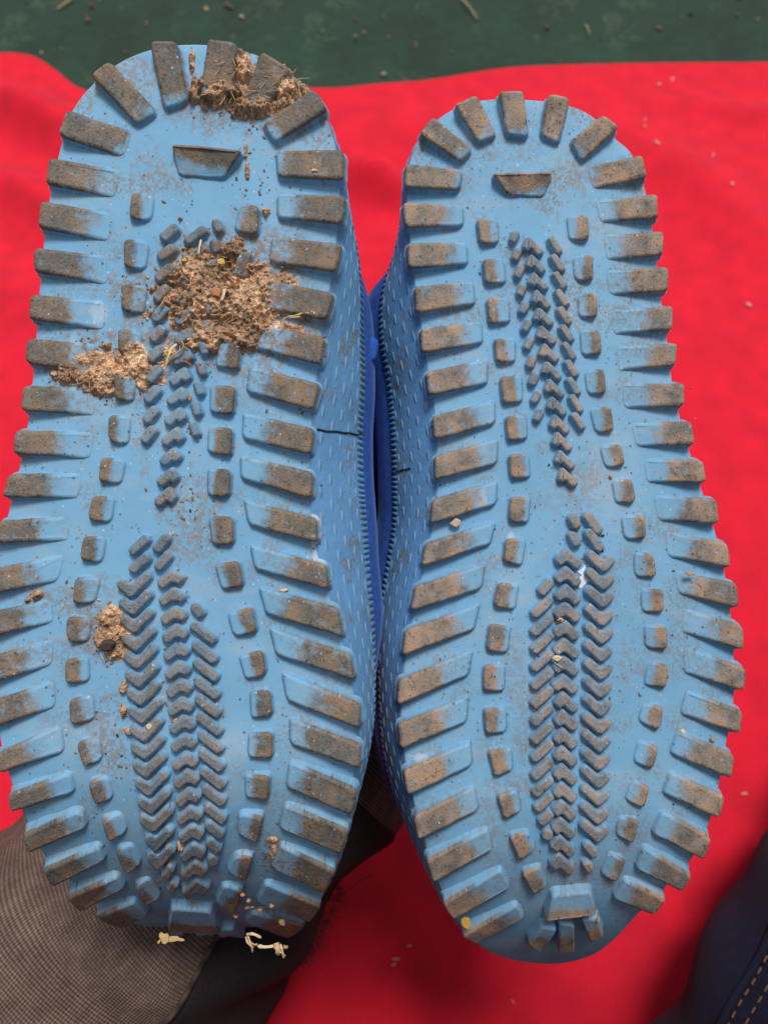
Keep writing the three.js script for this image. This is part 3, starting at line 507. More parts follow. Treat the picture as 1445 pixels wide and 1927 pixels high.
  { const geos = [], step = N / (per.total / 0.0024);                     // ribs
    for (let q = 0; q < N; q += step) {
      const pos = [], idx = [], hw = 0.0007 / per.total * N;
      for (const t of [0.80, 0.825, 0.985, 1.0]) for (const [dq, o] of [[-1.5, -0.0004], [-0.7, 0.00045], [0.7, 0.00045], [1.5, -0.0004]]) { const e = t === 0.80 || t === 1.0 ? -0.0004 : o, p = sidePoint(B, per, q + dq * hw, t, e); pos.push(p.x, p.y, p.z); }
      for (let a = 0; a < 3; a++) for (let b = 0; b < 3; b++) { const i = a * 4 + b; idx.push(i, i + 4, i + 1, i + 1, i + 4, i + 5); }
      const uv = []; for (let i = 0; i < 16; i++) uv.push(q * 0.013 + i * 0.01, 0.3); geos.push(geoFrom(pos, idx, uv));
    }
    part('ribbed_edge', mergeGeometries(geos), ribMat, band).userData.kind = 'stuff';
  }
  // neoprene upper: foot closing over the instep, then the shaft over the heel half
  const geos = [];
  { const bu = B === LEFT ? 0.0035 : 0.0058, prof = [[-0.0016, 0.025, 0], [bu * 0.4, 0.031, 0], [bu, 0.042, 0], [bu * 0.8, 0.056, 0.04], [-0.002, 0.072, 0.3], [-0.004, 0.086, 0.62], [-0.004, 0.09, 1]], pos = [], uv = [], idx = [];
    prof.forEach(([off, dep, sh]) => { for (let i = 0; i <= N; i++) { const k = i % N, med = ss(0.003, 0.012, per.flare[k]), [x, y] = per.o[k], c = spine(y), f = per.flare[k] * 0.97 + off * (med + 0.2) - (1 - med) * 0.0025, X = lerp(x + per.nn[k][0] * f, c[0], sh), Y = lerp(y + per.nn[k][1] * f, c[1], sh); pos.push(X, Y, B.zs(y) - dep + (1 - med) * 0 ); uv.push(per.len[k] * 12, dep * 12); } });
    for (let r = 0; r < prof.length - 1; r++) for (let i = 0; i < N; i++) { const a = r * (N + 1) + i, b = a + 1; idx.push(a, a + N + 1, b, b, a + N + 1, b + N + 1); }
    geos.push(geoFrom(pos, idx, uv));
    const p2 = [], u2 = [], i2 = [], M = 48, cy = 0.034 - B.oy, cx = (B === LEFT ? -0.066 : 0.066) - B.ox, rows = [[0.030, 0.062, 0.05], [0.054, 0.078, 0.07], [0.064, 0.086, 0.11], [0.066, 0.086, 0.18], [0.066, 0.086, 0.25], [0.063, 0.083, 0.25], [0.060, 0.08, 0.19], [0.05, 0.07, 0.1]];
    rows.forEach(([a, b, dep], r) => { for (let i = 0; i <= M; i++) { const w = i / M * 2 * Math.PI, wob = 1 + 0.02 * Math.sin(3 * w + r) * (r > 1 ? 1 : 0); p2.push(cx + Math.cos(w) * a * wob, cy - (r < 2 ? 0.01 : 0) + Math.sin(w) * b * wob, -dep); u2.push(w * 0.6, dep * 12); } });
    for (let r = 0; r < rows.length - 1; r++) for (let i = 0; i < M; i++) { const a = r * (M + 1) + i, b = a + 1; i2.push(a, a + M + 1, b, b, a + M + 1, b + M + 1); }
    geos.push(geoFrom(p2, i2, u2));
  }
  part('neoprene_upper', mergeGeometries(geos), neoMat, g, 'dark blue neoprene boot upper behind the sole');
  g.updateMatrixWorld(true);
  B.g = g; B.per = per; B.band = band;
  return g;
}
LEFT.chev = (y) => 0.84 - 0.3 * ss(0.0, 0.03, y) * (1 - ss(0.055, 0.085, y)) ; RIGHT_BOOT.chev = (y) => 0.84 + 0.06 * ss(-0.02, -0.12, y);
buildBoot(LEFT, leftTread, [[420, 570, 160, 130, 0.95], [190, 695, 120, 70, 0.95], [300, 640, 80, 90, 0.6], [420, 190, 110, 60, 0.5], [510, 160, 110, 90, 1], [250, 540, 60, 30, 0.6], [520, 520, 60, 90, 0.6], [490, 690, 50, 60, 0.5], [360, 960, 60, 80, 0.5], [360, 1010, 60, 40, 0.45], [210, 1380, 40, 90, 0.55], [200, 1190, 60, 50, 0.7], [100, 1130, 70, 30, 0.5], [515, 1610, 25, 60, 0.7], [600, 240, 50, 40, 0.6], [250, 140, 60, 30, 0.5], [280, 320, 40, 50, 0.3], [610, 640, 60, 30, 0.6], [440, 1080, 50, 30, 0.3], [340, 1640, 80, 50, 0.5], [594, 1000, 9, 75, -0.8], [606, 1060, 8, 50, -0.7], [190, 590, 18, 26, -0.45], [140, 650, 16, 22, -0.4], [120, 1555, 22, 14, -0.5], [440, 1420, 30, 60, -0.15]],
  'larger blue rubber boot on the left, its muddy brown-caked sole facing the camera', 3);
buildBoot(RIGHT_BOOT, rightTread, [[800, 260, 30, 50, 0.7], [860, 320, 40, 60, 0.35], [960, 280, 70, 40, 0.3], [1080, 330, 40, 50, 0.35], [1090, 205, 30, 20, 0.6], [1090, 930, 50, 60, 0.3], [985, 1370, 20, 70, 0.4], [960, 1480, 50, 25, 0.5], [920, 1540, 30, 60, 0.35], [1200, 1240, 60, 50, 0.3], [930, 1060, 40, 20, 0.35], [980, 1640, 60, 50, 0.3], [1100, 1650, 80, 40, 0.35], [980, 1290, 40, 80, 0.25], [1190, 1560, 40, 60, 0.35], [792, 1424, 22, 8, -0.7], [905, 945, 10, 24, -0.5], [1160, 900, 60, 120, -0.14], [960, 1100, 40, 80, -0.12], [960, 1010, 9, 10, -0.6]],
  'smaller cleaner blue rubber boot on the right, its worn dusty sole facing the camera', 41);


// ---------------------------------------------------------------- mud caked on the soles
const mudTex = dataTex(512, 512, (u, v, i, j) => {
  const n = 0.45 * tn(u, v, 12, 41) + 0.35 * tn(u, v, 48, 42) + 0.2 * tn(u, v, 160, 43), f = Math.abs(tn(u, v, 40, 44) - 0.5) < 0.05 ? 1.25 : 1, k = (0.55 + 0.9 * n) * f * (0.85 + 0.3 * hash(i, j));
  const damp = 0.9 + 0.16 * ss(0.3, 0.7, tn(u, v, 5, 47)); return mixc([188 * k * damp, 152 * k * damp, 122 * k * damp], [206, 184, 154], hash(i >> 1, j >> 2) > 0.985 ? 0.6 : 0);
}, true, true);
const mudBump = dataTex(512, 512, (u, v, i, j) => { const n = 255 * (0.4 * tn(u, v, 30, 45) + 0.35 * tn(u, v, 90, 46) + 0.25 * hash(i, j)); return [n, n, n]; }, false, true);
const mudMat = new THREE.MeshStandardMaterial({ map: mudTex, bumpMap: mudBump, bumpScale: 0.0011, roughness: 1 });
function mud(B, blobs, label, s0) {
  let a = 1e9, b = -1e9, c = 1e9, d = -1e9; const bl = blobs.map(([x, y, rx, ry, h]) => { const q = B.un(x, y); return [q[0], q[1], rx * B.k, ry * B.k, h * mm]; });
  for (const q of bl) { a = Math.min(a, q[0] - q[2] * 1.4); b = Math.max(b, q[0] + q[2] * 1.4); c = Math.min(c, q[1] - q[3] * 1.4); d = Math.max(d, q[1] + q[3] * 1.4); }
  const st = 0.00032, NX = Math.ceil((b - a) / st), NY = Math.ceil((d - c) / st), H = new Float32Array((NX + 1) * (NY + 1));
  for (let j = 0; j <= NY; j++) for (let i = 0; i <= NX; i++) {
    const x = a + i * st, y = c + j * st; let h = -0.002;
    const e1 = fbm(x * 260 + s0, y * 260, 4), e2 = fbm(x * 900, y * 900 + s0, 3);
    for (const q of bl) { const r = Math.sqrt(((x - q[0]) / q[2]) ** 2 + ((y - q[1]) / q[3]) ** 2) + 1.1 * (0.5 - e1) + 0.55 * (0.5 - e2); h = Math.max(h, q[4] * ss(1.12, 0.25, r) - 0.0007 * ss(0.9, 1.2, r)); }
    const crack = Math.abs(fbm(x * 170 + 9 + s0, y * 170, 3) - 0.5) < 0.012 ? 0.0012 : 0;
    H[j * (NX + 1) + i] = h > -0.0004 ? h + (0.0015 * (e1 - 0.5) + 0.0015 * (e2 - 0.5) + 0.0007 * (hash(i + s0, j) - 0.5)) * ss(-0.0002, 0.0016, h) - crack * ss(0.001, 0.003, h) : h;
  }
  const m = B.P((a + b) / 2, (c + d) / 2, 0), pos = [], uv = [], idx = [], map = new Int32Array(H.length).fill(-1);
  const vid = (i, j) => { const o = j * (NX + 1) + i; if (map[o] < 0) { map[o] = pos.length / 3; const x = a + i * st, y = c + j * st, p = B.P(x, y, Math.max(H[o], -0.0007)); pos.push(p[0] - m[0], p[1] - m[1], p[2] - m[2]); uv.push(x / 0.05, y / 0.05); } return map[o]; };
  for (let j = 0; j < NY; j++) for (let i = 0; i < NX; i++) { const o = j * (NX + 1) + i; if (Math.max(H[o], H[o + 1], H[o + NX + 1], H[o + NX + 2]) < 0) continue; const p = vid(i, j), q = vid(i + 1, j), r = vid(i, j + 1), t = vid(i + 1, j + 1); idx.push(p, q, t, p, t, r); }
  const o = solo('mud_clump', geoFrom(pos, idx, uv), mudMat, label, 'mud');
  o.position.copy(B.g.localToWorld(V3(...m))); o.quaternion.copy(B.g.quaternion); return o;
}
mud(LEFT, [[400, 562, 104, 78, 4.3], [395, 520, 78, 54, 4.1], [440, 475, 26, 26, 4.6], [470, 560, 64, 68, 4.0], [400, 635, 62, 32, 3.8], [458, 632, 66, 34, 3.9], [400, 657, 17, 13, 4], [510, 540, 54, 26, 2.0], [515, 622, 56, 20, 2.0], [340, 590, 30, 40, 2.4]], 'big cracked patch of brown mud with straw in the middle of the left sole', 5);
mud(LEFT, [[458, 136, 22, 40, 4.0], [428, 178, 74, 24, 4.6], [484, 203, 58, 20, 4.0], [532, 176, 28, 46, 4.0], [552, 170, 24, 24, 3.4], [505, 200, 46, 20, 3.8], [395, 186, 32, 14, 4.4]], 'fibrous brown mud packed between the heel lugs at the top of the left sole', 17);
mud(LEFT, [[362, 118, 7, 28, 2.6], [366, 160, 6, 22, 2]], 'narrow strip of mud between two lugs at the very top of the left heel', 91);
mud(LEFT, [[152, 702, 46, 21, 3.0], [190, 714, 34, 32, 2.8], [170, 678, 42, 22, 1.6], [197, 652, 13, 9, 2.6], [200, 738, 22, 8, 1.8]], 'crumbly dark brown mud clump beside the left edge lugs of the left sole', 29);
mud(LEFT, [[252, 688, 40, 46, 2.6], [284, 700, 32, 28, 2.2], [255, 662, 28, 18, 2.6], [318, 668, 18, 22, 3.2], [275, 720, 16, 12, 1.4]], 'light brown mud smeared over a small tread block left of the big mud patch', 37);
mud(LEFT, [[204, 1166, 28, 24, 2.4], [210, 1200, 38, 34, 3.0], [222, 1226, 24, 18, 2.4], [226, 1192, 26, 24, 2.6]], 'tan mud lump beside the left chevron column of the left sole', 43);
mud(LEFT, [[334, 1288, 16, 6, 2.4], [353, 1284, 13, 5, 2.2], [334, 1357, 14, 7, 2.2], [355, 1422, 14, 6, 2.4], [356, 1462, 14, 7, 2.6], [234, 1294, 8, 12, 2], [246, 1308, 12, 6, 2.2], [233, 1337, 8, 11, 2], [246, 1376, 13, 6, 2.2], [318, 1585, 9, 7, 3], [342, 1590, 12, 12, 3]], 'bits of reddish mud wedged between the front chevrons of the left sole', 51).userData.kind = 'stuff';
mud(LEFT, [[72, 1120, 17, 9, 3], [55, 1128, 8, 6, 2.6]], 'small orange brown mud bit on a left edge lug of the left sole', 57);
mud(LEFT, [[517, 1605, 9, 28, 1.0], [514, 1580, 12, 8, 0.8]], 'thin orange mud smear near the right edge lugs at the left toe', 63);
mud(LEFT, [[600, 330, 30, 7, 4.6]], 'hairy mud clinging to the first straight right edge lug of the left heel', 67);
mud(LEFT, [[588, 500, 34, 8, 4.4], [560, 496, 14, 5, 4]], 'hairy mud clinging under the right edge lug level with the big mud patch top', 68);
mud(LEFT, [[582, 594, 32, 8, 4.4]], 'hairy mud under the right edge lug that holds the straw tuft', 69);
mud(LEFT, [[463, 285, 5, 20, 2], [466, 320, 5, 18, 1.4], [499, 399, 9, 9, 2.8], [340, 412, 6, 4, 1.6]], 'mud crumbs trailing down from the left heel bar', 71).userData.kind = 'stuff';
mud(RIGHT_BOOT, [[818, 272, 14, 6, 5], [832, 280, 14, 8, 5], [806, 268, 8, 4, 4]], 'dark mud bit under an upper left lug of the right heel', 77);
mud(RIGHT_BOOT, [[1051, 1166, 9, 8, 3.6], [1060, 1176, 8, 8, 3.4]], 'small round tan mud lump on the middle chevrons of the right sole', 81);

// loose crumbs, too many to count
{
  const chip = new THREE.IcosahedronGeometry(1, 0), m = new THREE.MeshStandardMaterial({ color: 0xffffff, roughness: 1 });
  const scatter = (B, zones, N, label) => {
    const im = new THREE.InstancedMesh(chip, m, N), o = new THREE.Object3D(), c = new THREE.Color(); im.name = 'dirt_crumbs';
    let wsum = 0; for (const z of zones) wsum += z[4];
    for (let i = 0; i < N; i++) {
      let w = rnd() * wsum, z = zones[0]; for (const q of zones) { if ((w -= q[4]) <= 0) { z = q; break; } }
      const a = rnd() * 6.283, r = Math.pow(rnd(), 0.7), q = B.un(z[0] + Math.cos(a) * r * z[2], z[1] + Math.sin(a) * r * z[3]), s = lerp(0.00012, 0.0005, Math.pow(rnd(), 2.4));
      o.position.copy(B.g.localToWorld(V3(...B.P(q[0], q[1], s * 0.5)))); o.quaternion.copy(B.g.quaternion); o.rotateZ(rr(0, 6)); o.rotateX(rr(-0.5, 0.5)); o.scale.set(s * rr(0.8, 2.4), s * rr(0.7, 1.2), s * rr(0.6, 1)); o.updateMatrix(); im.setMatrixAt(i, o.matrix);
      const t = rnd(); im.setColorAt(i, t < 0.12 ? c.setRGB(0.5, 0.4, 0.26) : t < 0.3 ? c.setRGB(0.04, 0.03, 0.025) : c.setRGB(...mixc([0.27, 0.15, 0.085], [0.15, 0.085, 0.05], rnd())));
    }
    im.castShadow = im.receiveShadow = true; im.userData = { kind: 'stuff', label }; scene.add(im);
  };
  scatter(LEFT, [[405, 560, 130, 130, 260], [175, 700, 90, 70, 150], [270, 690, 70, 60, 120], [450, 170, 110, 80, 190], [520, 640, 70, 60, 90], [260, 540, 60, 60, 50], [205, 1190, 60, 60, 80], [490, 340, 60, 90, 40], [360, 960, 60, 90, 70], [330, 1350, 130, 130, 70], [200, 1400, 60, 90, 40], [500, 1620, 60, 80, 40], [320, 900, 300, 800, 120], [580, 600, 50, 60, 60], [120, 1130, 80, 40, 40]], 1400, 'brown dirt crumbs scattered over the left sole');
  scatter(RIGHT_BOOT, [[820, 270, 40, 40, 40], [1060, 1000, 280, 800, 170], [1120, 1060, 60, 60, 20], [1170, 1250, 90, 90, 30], [1080, 1650, 90, 60, 30]], 260, 'sparse dirt crumbs scattered over the right sole');
}

{ // short straw fibres pressed into the mud
  const g = new THREE.CylinderGeometry(1, 0.7, 1, 5).rotateZ(Math.PI / 2), N = 230, im = new THREE.InstancedMesh(g, new THREE.MeshStandardMaterial({ color: 0xffffff, roughness: 0.9 }), N), o = new THREE.Object3D(), c = new THREE.Color();
  const zones = [[410, 565, 90, 85, 4.3], [470, 600, 70, 60, 3.9], [455, 165, 80, 40, 4.6], [545, 170, 35, 40, 4.2], [175, 702, 50, 35, 3], [260, 690, 45, 45, 2.8], [208, 1195, 32, 40, 2.8], [330, 660, 25, 22, 3.4]], wt = [5, 3, 4, 2, 2.4, 2.4, 1.4, 1.2], W = wt.reduce((a, b) => a + b);
  for (let i = 0; i < N; i++) { let w = rnd() * W, k = 0; while ((w -= wt[k]) > 0) k++; const z = zones[k], a = rnd() * 6.283, r = Math.sqrt(rnd()), q = LEFT.un(z[0] + Math.cos(a) * r * z[2], z[1] + Math.sin(a) * r * z[3]), l = rr(0.0012, 0.0042), t = rr(0.00009, 0.0002);
    o.position.copy(LEFT.g.localToWorld(V3(...LEFT.P(q[0], q[1], z[4] * mm + rr(-0.0008, 0.0004))))); o.quaternion.copy(LEFT.g.quaternion); o.rotateZ(rr(0, 3.14)); o.rotateY(rr(-0.3, 0.3)); o.scale.set(l, t, t); o.updateMatrix(); im.setMatrixAt(i, o.matrix); im.setColorAt(i, c.setRGB(...mixc([0.55, 0.4, 0.24], [0.3, 0.17, 0.09], rnd()))); }
  im.name = 'straw_fibres'; im.castShadow = im.receiveShadow = true; im.userData = { kind: 'stuff', label: 'short straw fibres pressed into the mud on the left sole' }; scene.add(im);
}

// ---------------------------------------------------------------- straw, chips and seeds lying on the soles
const stMat = (r, g, b) => new THREE.MeshStandardMaterial({ color: new THREE.Color().setRGB(r, g, b), roughness: 0.85 });
const STRAW = stMat(0.52, 0.36, 0.19), PALE = stMat(0.66, 0.52, 0.34), TAN = stMat(0.42, 0.25, 0.13), YEL = stMat(0.62, 0.42, 0.12), DARK = stMat(0.05, 0.035, 0.03), WHITE = stMat(0.72, 0.72, 0.72), ORANGE = stMat(0.5, 0.2, 0.09);
const bq = LEFT.g.quaternion;
function chipGeo(l, w, t, n = 9) {
  const o = []; for (let i = 0; i < n; i++) { const a = i / n * 6.283, k = rr(0.65, 1.15); o.push(V2(Math.cos(a) * l * k / 2, Math.sin(a) * w * k / 2)); }
  return new THREE.ExtrudeGeometry(new THREE.Shape(o), { depth: t, bevelEnabled: true, bevelThickness: t * 0.4, bevelSize: t * 0.4, bevelSegments: 1, curveSegments: 1 });
}
function strawGeo(pts, r) { const c = new THREE.CatmullRomCurve3(pts), N = 12, K = 5, pos = [], idx = [], f = c.computeFrenetFrames(N), tw = rr(0, 3); for (let i = 0; i <= N; i++) { const p = c.getPoint(i / N), w = r * (i === 0 || i === N ? 0.12 : rr(0.62, 0.95)); for (let k = 0; k < K; k++) { const a = k / K * 6.283 + tw + i * 0.06, q = p.clone().addScaledVector(f.normals[i], Math.cos(a) * w).addScaledVector(f.binormals[i], Math.sin(a) * w * 0.45); pos.push(q.x, q.y, q.z); } } for (let i = 0; i < N; i++) for (let k = 0; k < K; k++) { const a = i * K + k, b = i * K + (k + 1) % K; idx.push(a, b, a + K, b, b + K, a + K); } return geoFrom(pos, idx); }
const spot = (B, px, py, h) => { const q = B.un(px, py, h); return B.g.localToWorld(V3(...B.P(q[0], q[1], h))); };
function chip(B, px, py, l, w, ang, h, m, label, cat, t = 0.0005) { const o = solo(cat === 'straw' ? 'straw_bit' : cat === 'seed' ? 'seed' : cat === 'leaf' ? 'leaf_scrap' : cat === 'pebble' ? 'pebble' : 'wood_chip', chipGeo(l * B.k, w * B.k, t), m, label, cat); o.position.copy(spot(B, px, py, h)); o.quaternion.copy(bq); o.rotateZ(ang); o.rotateX(0.15); return o; }
function straw(B, pts, r, m, label, name = 'straw_bit') {
  const w = pts.map(([x, y, h]) => spot(B, x, y, h)), c = w[0].clone(); const o = solo(name, strawGeo(w.map((p) => p.clone().sub(c)), r), m, label, 'straw'); o.position.copy(c); return o;
}
straw(LEFT, [[379, 450, 0.0042], [376, 464, 0.0046], [374, 480, 0.0042]], 0.0005, PALE, 'pale upright straw at the top edge of the big mud patch');
straw(LEFT, [[313, 558, 0.004], [308, 568, 0.0045], [301, 582, 0.004]], 0.0008, STRAW, 'short golden straw at the left edge of the big mud patch');
straw(LEFT, [[423, 543, 0.0052], [421, 555, 0.0055], [417, 566, 0.0052]], 0.0007, PALE, 'pale straw sliver beside the orange seed on the big mud patch');
straw(LEFT, [[402, 566, 0.0048], [411, 578, 0.0055], [420, 588, 0.005]], 0.0006, STRAW, 'slanted straw below the orange seed on the big mud patch');
straw(LEFT, [[396, 592, 0.0048], [405, 593, 0.0052], [413, 591, 0.0048]], 0.0004, PALE, 'thin level straw in the middle of the big mud patch');
straw(LEFT, [[481, 602, 0.003], [484, 608, 0.0036], [486, 615, 0.003]], 0.0005, PALE, 'tiny straw at the right edge of the big mud patch');
straw(LEFT, [[332, 494, 0.003], [332, 502, 0.004], [331, 512, 0.003]], 0.0006, TAN, 'brown splinter at the upper left edge of the big mud patch');
straw(LEFT, [[341, 640, 0.0045], [346, 650, 0.005], [340, 660, 0.005], [326, 670, 0.0045], [312, 690, 0.0035]], 0.0007, STRAW, 'bent straw crossing the tread left below the big mud patch');
straw(LEFT, [[312, 690, 0.004], [318, 668, 0.005], [324, 655, 0.0048], [334, 647, 0.0045]], 0.0006, PALE, 'frayed pale straw beside the bent straw below the big mud patch');
straw(LEFT, [[340, 680, 0.0038], [352, 682, 0.004], [362, 690, 0.0036]], 0.0006, ORANGE, 'reddish splinter under the bent straw on the left tread');
straw(LEFT, [[361, 738, 0.003], [359, 745, 0.0032], [356, 754, 0.003]], 0.0006, TAN, 'short brown straw between the chevrons and studs of the left sole');
chip(LEFT, 409, 551, 14, 14, 0.3, 0.0044, ORANGE, 'orange seed husk in the middle of the big mud patch', 'seed', 0.0008);
chip(LEFT, 417, 493, 12, 10, 0.2, 0.0052, YEL, 'square yellow wood chip at the top of the big mud patch', 'wood chip', 0.0008);
chip(LEFT, 350, 489, 14, 5, 0.3, 0.0032, YEL, 'thin yellow chip on a bar left of the square yellow chip', 'wood chip');
chip(LEFT, 205, 1213, 20, 19, 0.4, 0.0032, DARK, 'dark pebble stuck in the tan mud lump of the left sole', 'pebble', 0.0016);
chip(LEFT, 535, 1110, 16, 4, 0.1, 0.0006, PALE, 'pale straw chip above a right edge lug of the left sole', 'wood chip');
chip(LEFT, 281, 1367, 8, 9, 0.8, 0.0028, PALE, 'pale chip on a left column chevron of the left sole', 'wood chip');
{ // frayed straw on the right edge lug
  const t = thing('straw_tuft', 'frayed golden straw tuft on a lug right of the big mud patch', 'straw'); t.position.copy(spot(LEFT, 548, 597, 0.0045));
  for (let i = 0; i < 6; i++) part('stalk', strawGeo([[532, 604 - i, 0.002], [545 + i, 596 + rr(-2, 2), 0.0055], [560 + i * 2, 592 + rr(-4, 6), 0.005]].map(([x, y, h]) => spot(LEFT, x, y, h).sub(t.position)), 0.00035), STRAW, t);
}
{ // tangle at the toe
  const t = thing('straw_tangle', 'tangle of pale straw hanging from the left boot toe', 'straw'), P = (x, y, d) => at(x, y, d); t.position.copy(P(470, 1770, 0.33));
  const st = (pts, r, m = PALE) => part('stalk', strawGeo(pts.map(([x, y, d]) => P(x, y, d).sub(t.position)), r), m, t);
  st([[463, 1758, 0.322], [478, 1758, 0.319], [492, 1765, 0.32]], 0.0007); st([[466, 1758, 0.322], [472, 1775, 0.32], [476, 1793, 0.322]], 0.0009); st([[463, 1762, 0.322], [466, 1772, 0.32], [478, 1784, 0.321]], 0.0007, STRAW);
  st([[484, 1780, 0.321], [500, 1782, 0.32], [518, 1780, 0.321]], 0.0008, PALE); st([[520, 1774, 0.321], [523, 1786, 0.319], [526, 1797, 0.321]], 0.0016, STRAW); st([[528, 1776, 0.32], [531, 1787, 0.319], [534, 1802, 0.321]], 0.0012); st([[533, 1780, 0.321], [538, 1783, 0.32], [542, 1781, 0.321]], 0.0007, TAN); st([[470, 1772, 0.32], [480, 1778, 0.32], [484, 1776, 0.321]], 0.001, STRAW); st([[519, 1790, 0.32], [530, 1793, 0.3195], [537, 1799, 0.321]], 0.0008);
}
{ const o = solo('wood_shaving', mergeGeometries([chipGeo(0.0062, 0.0017, 0.0004, 13).rotateZ(0.1), chipGeo(0.0030, 0.0034, 0.0006, 11).translate(-0.0024, 0.0004, 0.0003), chipGeo(0.0016, 0.0028, 0.0005, 7).rotateZ(0.6).translate(-0.0034, 0.0012, 0.0002), chipGeo(0.003, 0.0009, 0.0003, 7).rotateZ(-0.3).translate(0.0028, -0.0004, 0.0002), chipGeo(0.0022, 0.0007, 0.0003, 7).rotateZ(0.9).translate(-0.0048, -0.0006, 0.0002)]), stMat(0.52, 0.36, 0.16), 'ragged yellow wood shaving under the toe of the left boot', 'wood shaving'); o.position.copy(at(325, 1766, 0.322)); o.quaternion.copy(bq); o.rotateZ(0.08); }
{ const t = thing('twig', 'fuzzy dark twig with tan crumbs near the left boot toe', 'twig'); t.position.copy(spot(LEFT, 480, 1715, 0.004));
  part('stem', strawGeo([[440, 1722, 0.004], [465, 1712, 0.005], [490, 1708, 0.005], [515, 1706, 0.004]].map(([x, y, h]) => spot(LEFT, x, y, h).sub(t.position)), 0.0004), DARK, t);
  for (const [x, y, s] of [[445, 1723, 7], [467, 1709, 8], [490, 1712, 8], [511, 1704, 6], [468, 1694, 5], [457, 1683, 5], [475, 1708, 5]]) { const c = part('crumb', chipGeo(s * LEFT.k, s * 0.8 * LEFT.k, 0.0008, 7), TAN, t); c.position.copy(spot(LEFT, x, y, 0.004).sub(t.position)); c.quaternion.copy(bq); }
}
chip(LEFT, 531, 1734, 9, 13, 0.1, 0.0045, TAN, 'brown chip lying against the last toe lug of the left boot', 'wood chip', 0.001);
chip(RIGHT_BOOT, 858, 983, 17, 15, 0.5, 0.0016, stMat(0.55, 0.4, 0.33), 'pale pinkish bark scrap between two left lugs of the right sole', 'bark', 0.0012);
chip(RIGHT_BOOT, 876, 1737, 20, 24, 0.3, 0.0042, stMat(0.55, 0.29, 0.06), 'orange leaf scrap at the lower left edge of the right toe', 'leaf', 0.0006);
chip(RIGHT_BOOT, 1047, 1238, 15, 10, 0.2, 0.0036, PALE, 'pale papery husk on the middle chevrons of the right sole', 'seed', 0.0008);
straw(RIGHT_BOOT, [[1042, 1246, 0.0038], [1050, 1252, 0.0042], [1057, 1257, 0.0038]], 0.0004, WHITE, 'thin white straw just below the papery husk on the right sole');
chip(RIGHT_BOOT, 1283, 1376, 9, 6, 2.6, 0.0006, PALE, 'small pale seed above a right edge lug near the right toe', 'seed', 0.0007);
chip(RIGHT_BOOT, 1340, 1391, 8, 6, 2.2, 0.0006, TAN, 'small brown seed at the right rim of the right sole', 'seed', 0.0007);
chip(RIGHT_BOOT, 1297, 1079, 17, 6, 3.0, 0.0042, TAN, 'tan splinter on the top corner of a right edge lug', 'wood chip');
chip(RIGHT_BOOT, 1148, 897, 7, 4, 2.4, 0.0006, ORANGE, 'tiny red brown chip by the right blocks of the right sole', 'wood chip');
chip(RIGHT_BOOT, 1125, 1730, 5, 12, -0.2, 0.004, TAN, 'narrow tan chip beside the toe lugs of the right boot', 'wood chip');
{ const q = [[1100, 1062], [1092, 1072], [1085, 1076], [1094, 1082], [1082, 1094], [1091, 1108], [1099, 1100], [1107, 1092], [1104, 1082], [1101, 1075]].map(([x, y]) => spot(RIGHT_BOOT, x, y, 0)), c = q[5].clone(), iq = bq.clone().invert();
  const sh = new THREE.Shape(q.map((p) => { const v = p.clone().sub(c).applyQuaternion(iq); return V2(v.x, v.y); }));
  const o = solo('scuff_chip', new THREE.ExtrudeGeometry(sh, { depth: 0.0005, bevelEnabled: false }), stMat(0.7, 0.72, 0.78), 'star shaped white scuff added as a thin chip between the chevrons of the right sole', 'scuff'); o.position.copy(c); o.quaternion.copy(bq); }  // white scuff in the rubber, added as a thin raised chip
{ const o = solo('straw_bit', strawGeo([at(693, 673, 0.334), at(691, 690, 0.333), at(688, 708, 0.334)], 0.0007), PALE, 'tan straw stuck at the inner side of the left boot between both boots', 'straw'); }
for (const [a, b, r, label] of [[[108, 18], [140, -4], 0.0028, 'pale straw on the green mat at the top left'], [[866, -4], [899, 38], 0.0028, 'faint straw on the green mat above the right boot'], [[1100, 46], [1108, 66], 0.0022, 'short faint straw on the green mat at the upper right']]) { const p = onGround(...a, 0.003), q = onGround(...b, 0.004); solo('mat_straw', strawGeo([p, p.clone().lerp(q, 0.5).add(V3(0.001, 0.001, 0)), q], r), stMat(0.4, 0.32, 0.2), label, 'straw'); }

// ---------------------------------------------------------------- cracks and tabs on the boots
function groove(B, py, side, t0, t1, slant, w) {
  const Y = B.un(CX, py)[1], per = B.per; let bq0 = 0, be = 1e9;
  for (let i = 0; i < per.N; i++) { const e = Math.abs(per.o[i][1] - Y) + (per.nn[i][0] * side > 0 ? 0 : 1); if (e < be) { be = e; bq0 = i; } }
  const pts = []; for (let i = 0; i <= 10; i++) { const t = lerp(t0, t1, i / 10); let best = null, bd = 1e9; for (let q = bq0 - 25; q <= bq0 + 25; q += 0.1) { const p = sidePoint(B, per, q, t, 0.00015), e = Math.abs(p.y - Y - slant * t - 0.00015 * Math.sin(i * 2.3)); if (e < bd) { bd = e; best = p; } } pts.push(best); }
  part('side_seam', new THREE.TubeGeometry(new THREE.CatmullRomCurve3(pts), 24, w, 6, false), grooveMat, B.band, 'open black seam across the side band');
}
groove(LEFT, 808, 1, 0.01, 1.0, 0.0002, 0.00036);
groove(RIGHT_BOOT, 874, -1, 0.45, 1.0, -0.002, 0.00034);
